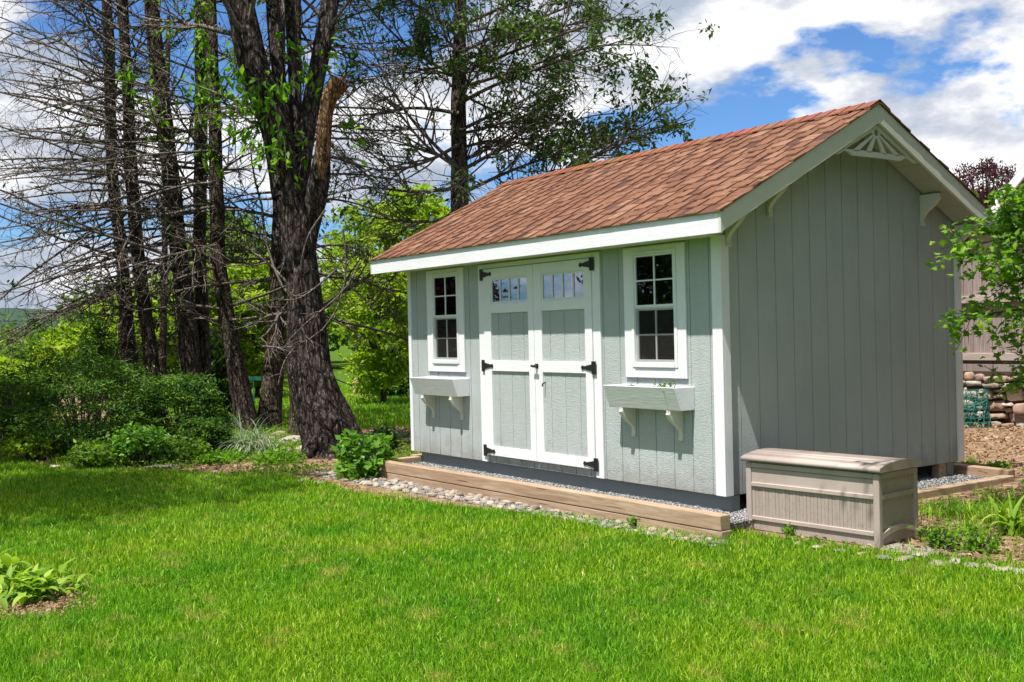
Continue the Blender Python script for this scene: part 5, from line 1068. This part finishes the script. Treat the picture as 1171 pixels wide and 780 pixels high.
for px, py, sx in [(1012, 638, .09), (1032, 640, .11), (1050, 636, .08), (1072, 645, .10), (1092, 643, .09), (1110, 648, .11), (1131, 649, .08), (1148, 652, .12), (1166, 655, .10), (985, 634, .06), (962, 630, .07), (935, 626, .08), (912, 622, .05), (1100, 636, .05), (1060, 628, .06), (1185, 657, .1)]:
    rock(px, py, sx*.7, sx*.5, .026, 'flat pale edging stone in the row between lawn and soil', -.2, 'edging stones right of the timber', 'edging_stone')
mb = MB(); q = at_z(1032, 629, -.2); mb.prism([(q[0]-.22, q[1]-.12), (q[0]+.24, q[1]-.10), (q[0]+.22, q[1]+.16), (q[0]-.24, q[1]+.13)], 'z', -.24, -.188); o = mb.build('flat_slab', 'slab', None, (float(q[0]), float(q[1]), -.24), bev=.008); tag(o, 'flat grey slab poking out under the right corner of the chest', 'slab')

# far details: sign, stone block with lantern, path, power lines, hills
p = at_d(291, 472, 23); gz = float(gh(p[0], p[1])); t_ = at_d(291, 433, 23); root = thing('street_sign', (float(p[0]), float(p[1]), gz), 'small green street sign on a slim post far behind the crooked trunk', 'sign')
mb = MB(); mb.cyl((p[0], p[1], gz-.1), (p[0], p[1], t_[2]-.05), .013); mb.build('post', 'sign', root); mb = MB(); e = CR*.15; mb.bar(t_-e, t_+e, .02, .08); mb.build('sign_blade', 'sign', root, bev=.004)
p = at_d(411, 471, 27); gz = float(gh(p[0], p[1])); top = at_d(411, 452, 27)[2]; root = thing('stone_block', (float(p[0]), float(p[1]), gz), 'low grey stone block wall far beyond the lawn left of the shed', 'wall')
e = CR[:2]*.36; mb = MB(); f2 = CF[:2]*.5; mb.prism([tuple(p[:2]-e), tuple(p[:2]+e), tuple(p[:2]+e+f2), tuple(p[:2]-e+f2)], 'z', gz-.2, top-.06); mb.build('block_body', 'slab', root, bev=.01)
e = CR[:2]*.42; mb = MB(); mb.prism([tuple(p[:2]-e-f2*.1), tuple(p[:2]+e-f2*.1), tuple(p[:2]+e+f2*1.1), tuple(p[:2]-e+f2*1.1)], 'z', top-.06, top); mb.build('cap_stone', 'stone', root, bev=.01)
lp = at_d(407, 452, 27.3); root = thing('garden_lantern', (float(lp[0]), float(lp[1]), top), 'small brass lantern standing on the far stone block', 'lantern')
mb = MB(); mb.cyl((lp[0], lp[1], top), (lp[0], lp[1], top+.08), .05, .03, 8); mb.cyl((lp[0], lp[1], top+.30), (lp[0], lp[1], top+.42), .11, .015, 8); mb.cyl((lp[0], lp[1], top+.06), (lp[0], lp[1], top+.09), .09, .09, 8); mb.build('lantern_frame', 'brass', root)
mb = MB(); mb.cyl((lp[0], lp[1], top+.09), (lp[0], lp[1], top+.30), .065, .085, 8); mb.build('lantern_glass', 'lampglass', root)
q = [at_z(a, b, GZ) for a, b in ((120, 489), (276, 484), (276, 489.5), (120, 498))]; mb = MB(); mb.add([(float(w[0]), float(w[1]), float(gh(w[0], w[1]))+.03) for w in q], [(0, 1, 2, 3)]); tag(mb.build('path', 'path', None), kind='structure')
th = np.linspace(0, 2*np.pi, 240, endpoint=False); R1 = 900; hz = 8+22*vn(th*4, th*0+3)+6*vn(th*19, th*0+8); V = []
for t, h in zip(th, hz): V += [(R1*math.cos(t), R1*math.sin(t), -3), ((R1+120)*math.cos(t), (R1+120)*math.sin(t), h)]
n_ = len(th); F = [(2*i, 2*((i+1) % n_), 2*((i+1) % n_)+1, 2*i+1) for i in range(n_)]; tag(link_np('hills', np.array(V, float), [np.array(F)], 'hill', None, smooth=True), kind='structure')
for k, (ya, yb) in enumerate(((366, 364), (374, 371))):
    P = polyline([at_d(-80, ya, 60), at_d(60, ya+2, 58), at_d(240, yb-6, 55)], 12)[None]; V, F = tubes(P, np.full((1, 12), .02), 4); o = link_np('power_line', V, [F], 'iron', None, (float(P[0, 0, 0]), float(P[0, 0, 1]), float(P[0, 0, 2]))); tag(o, ('upper' if k == 0 else 'lower')+' thin dark power line crossing the sky far left behind the twigs', 'power line')
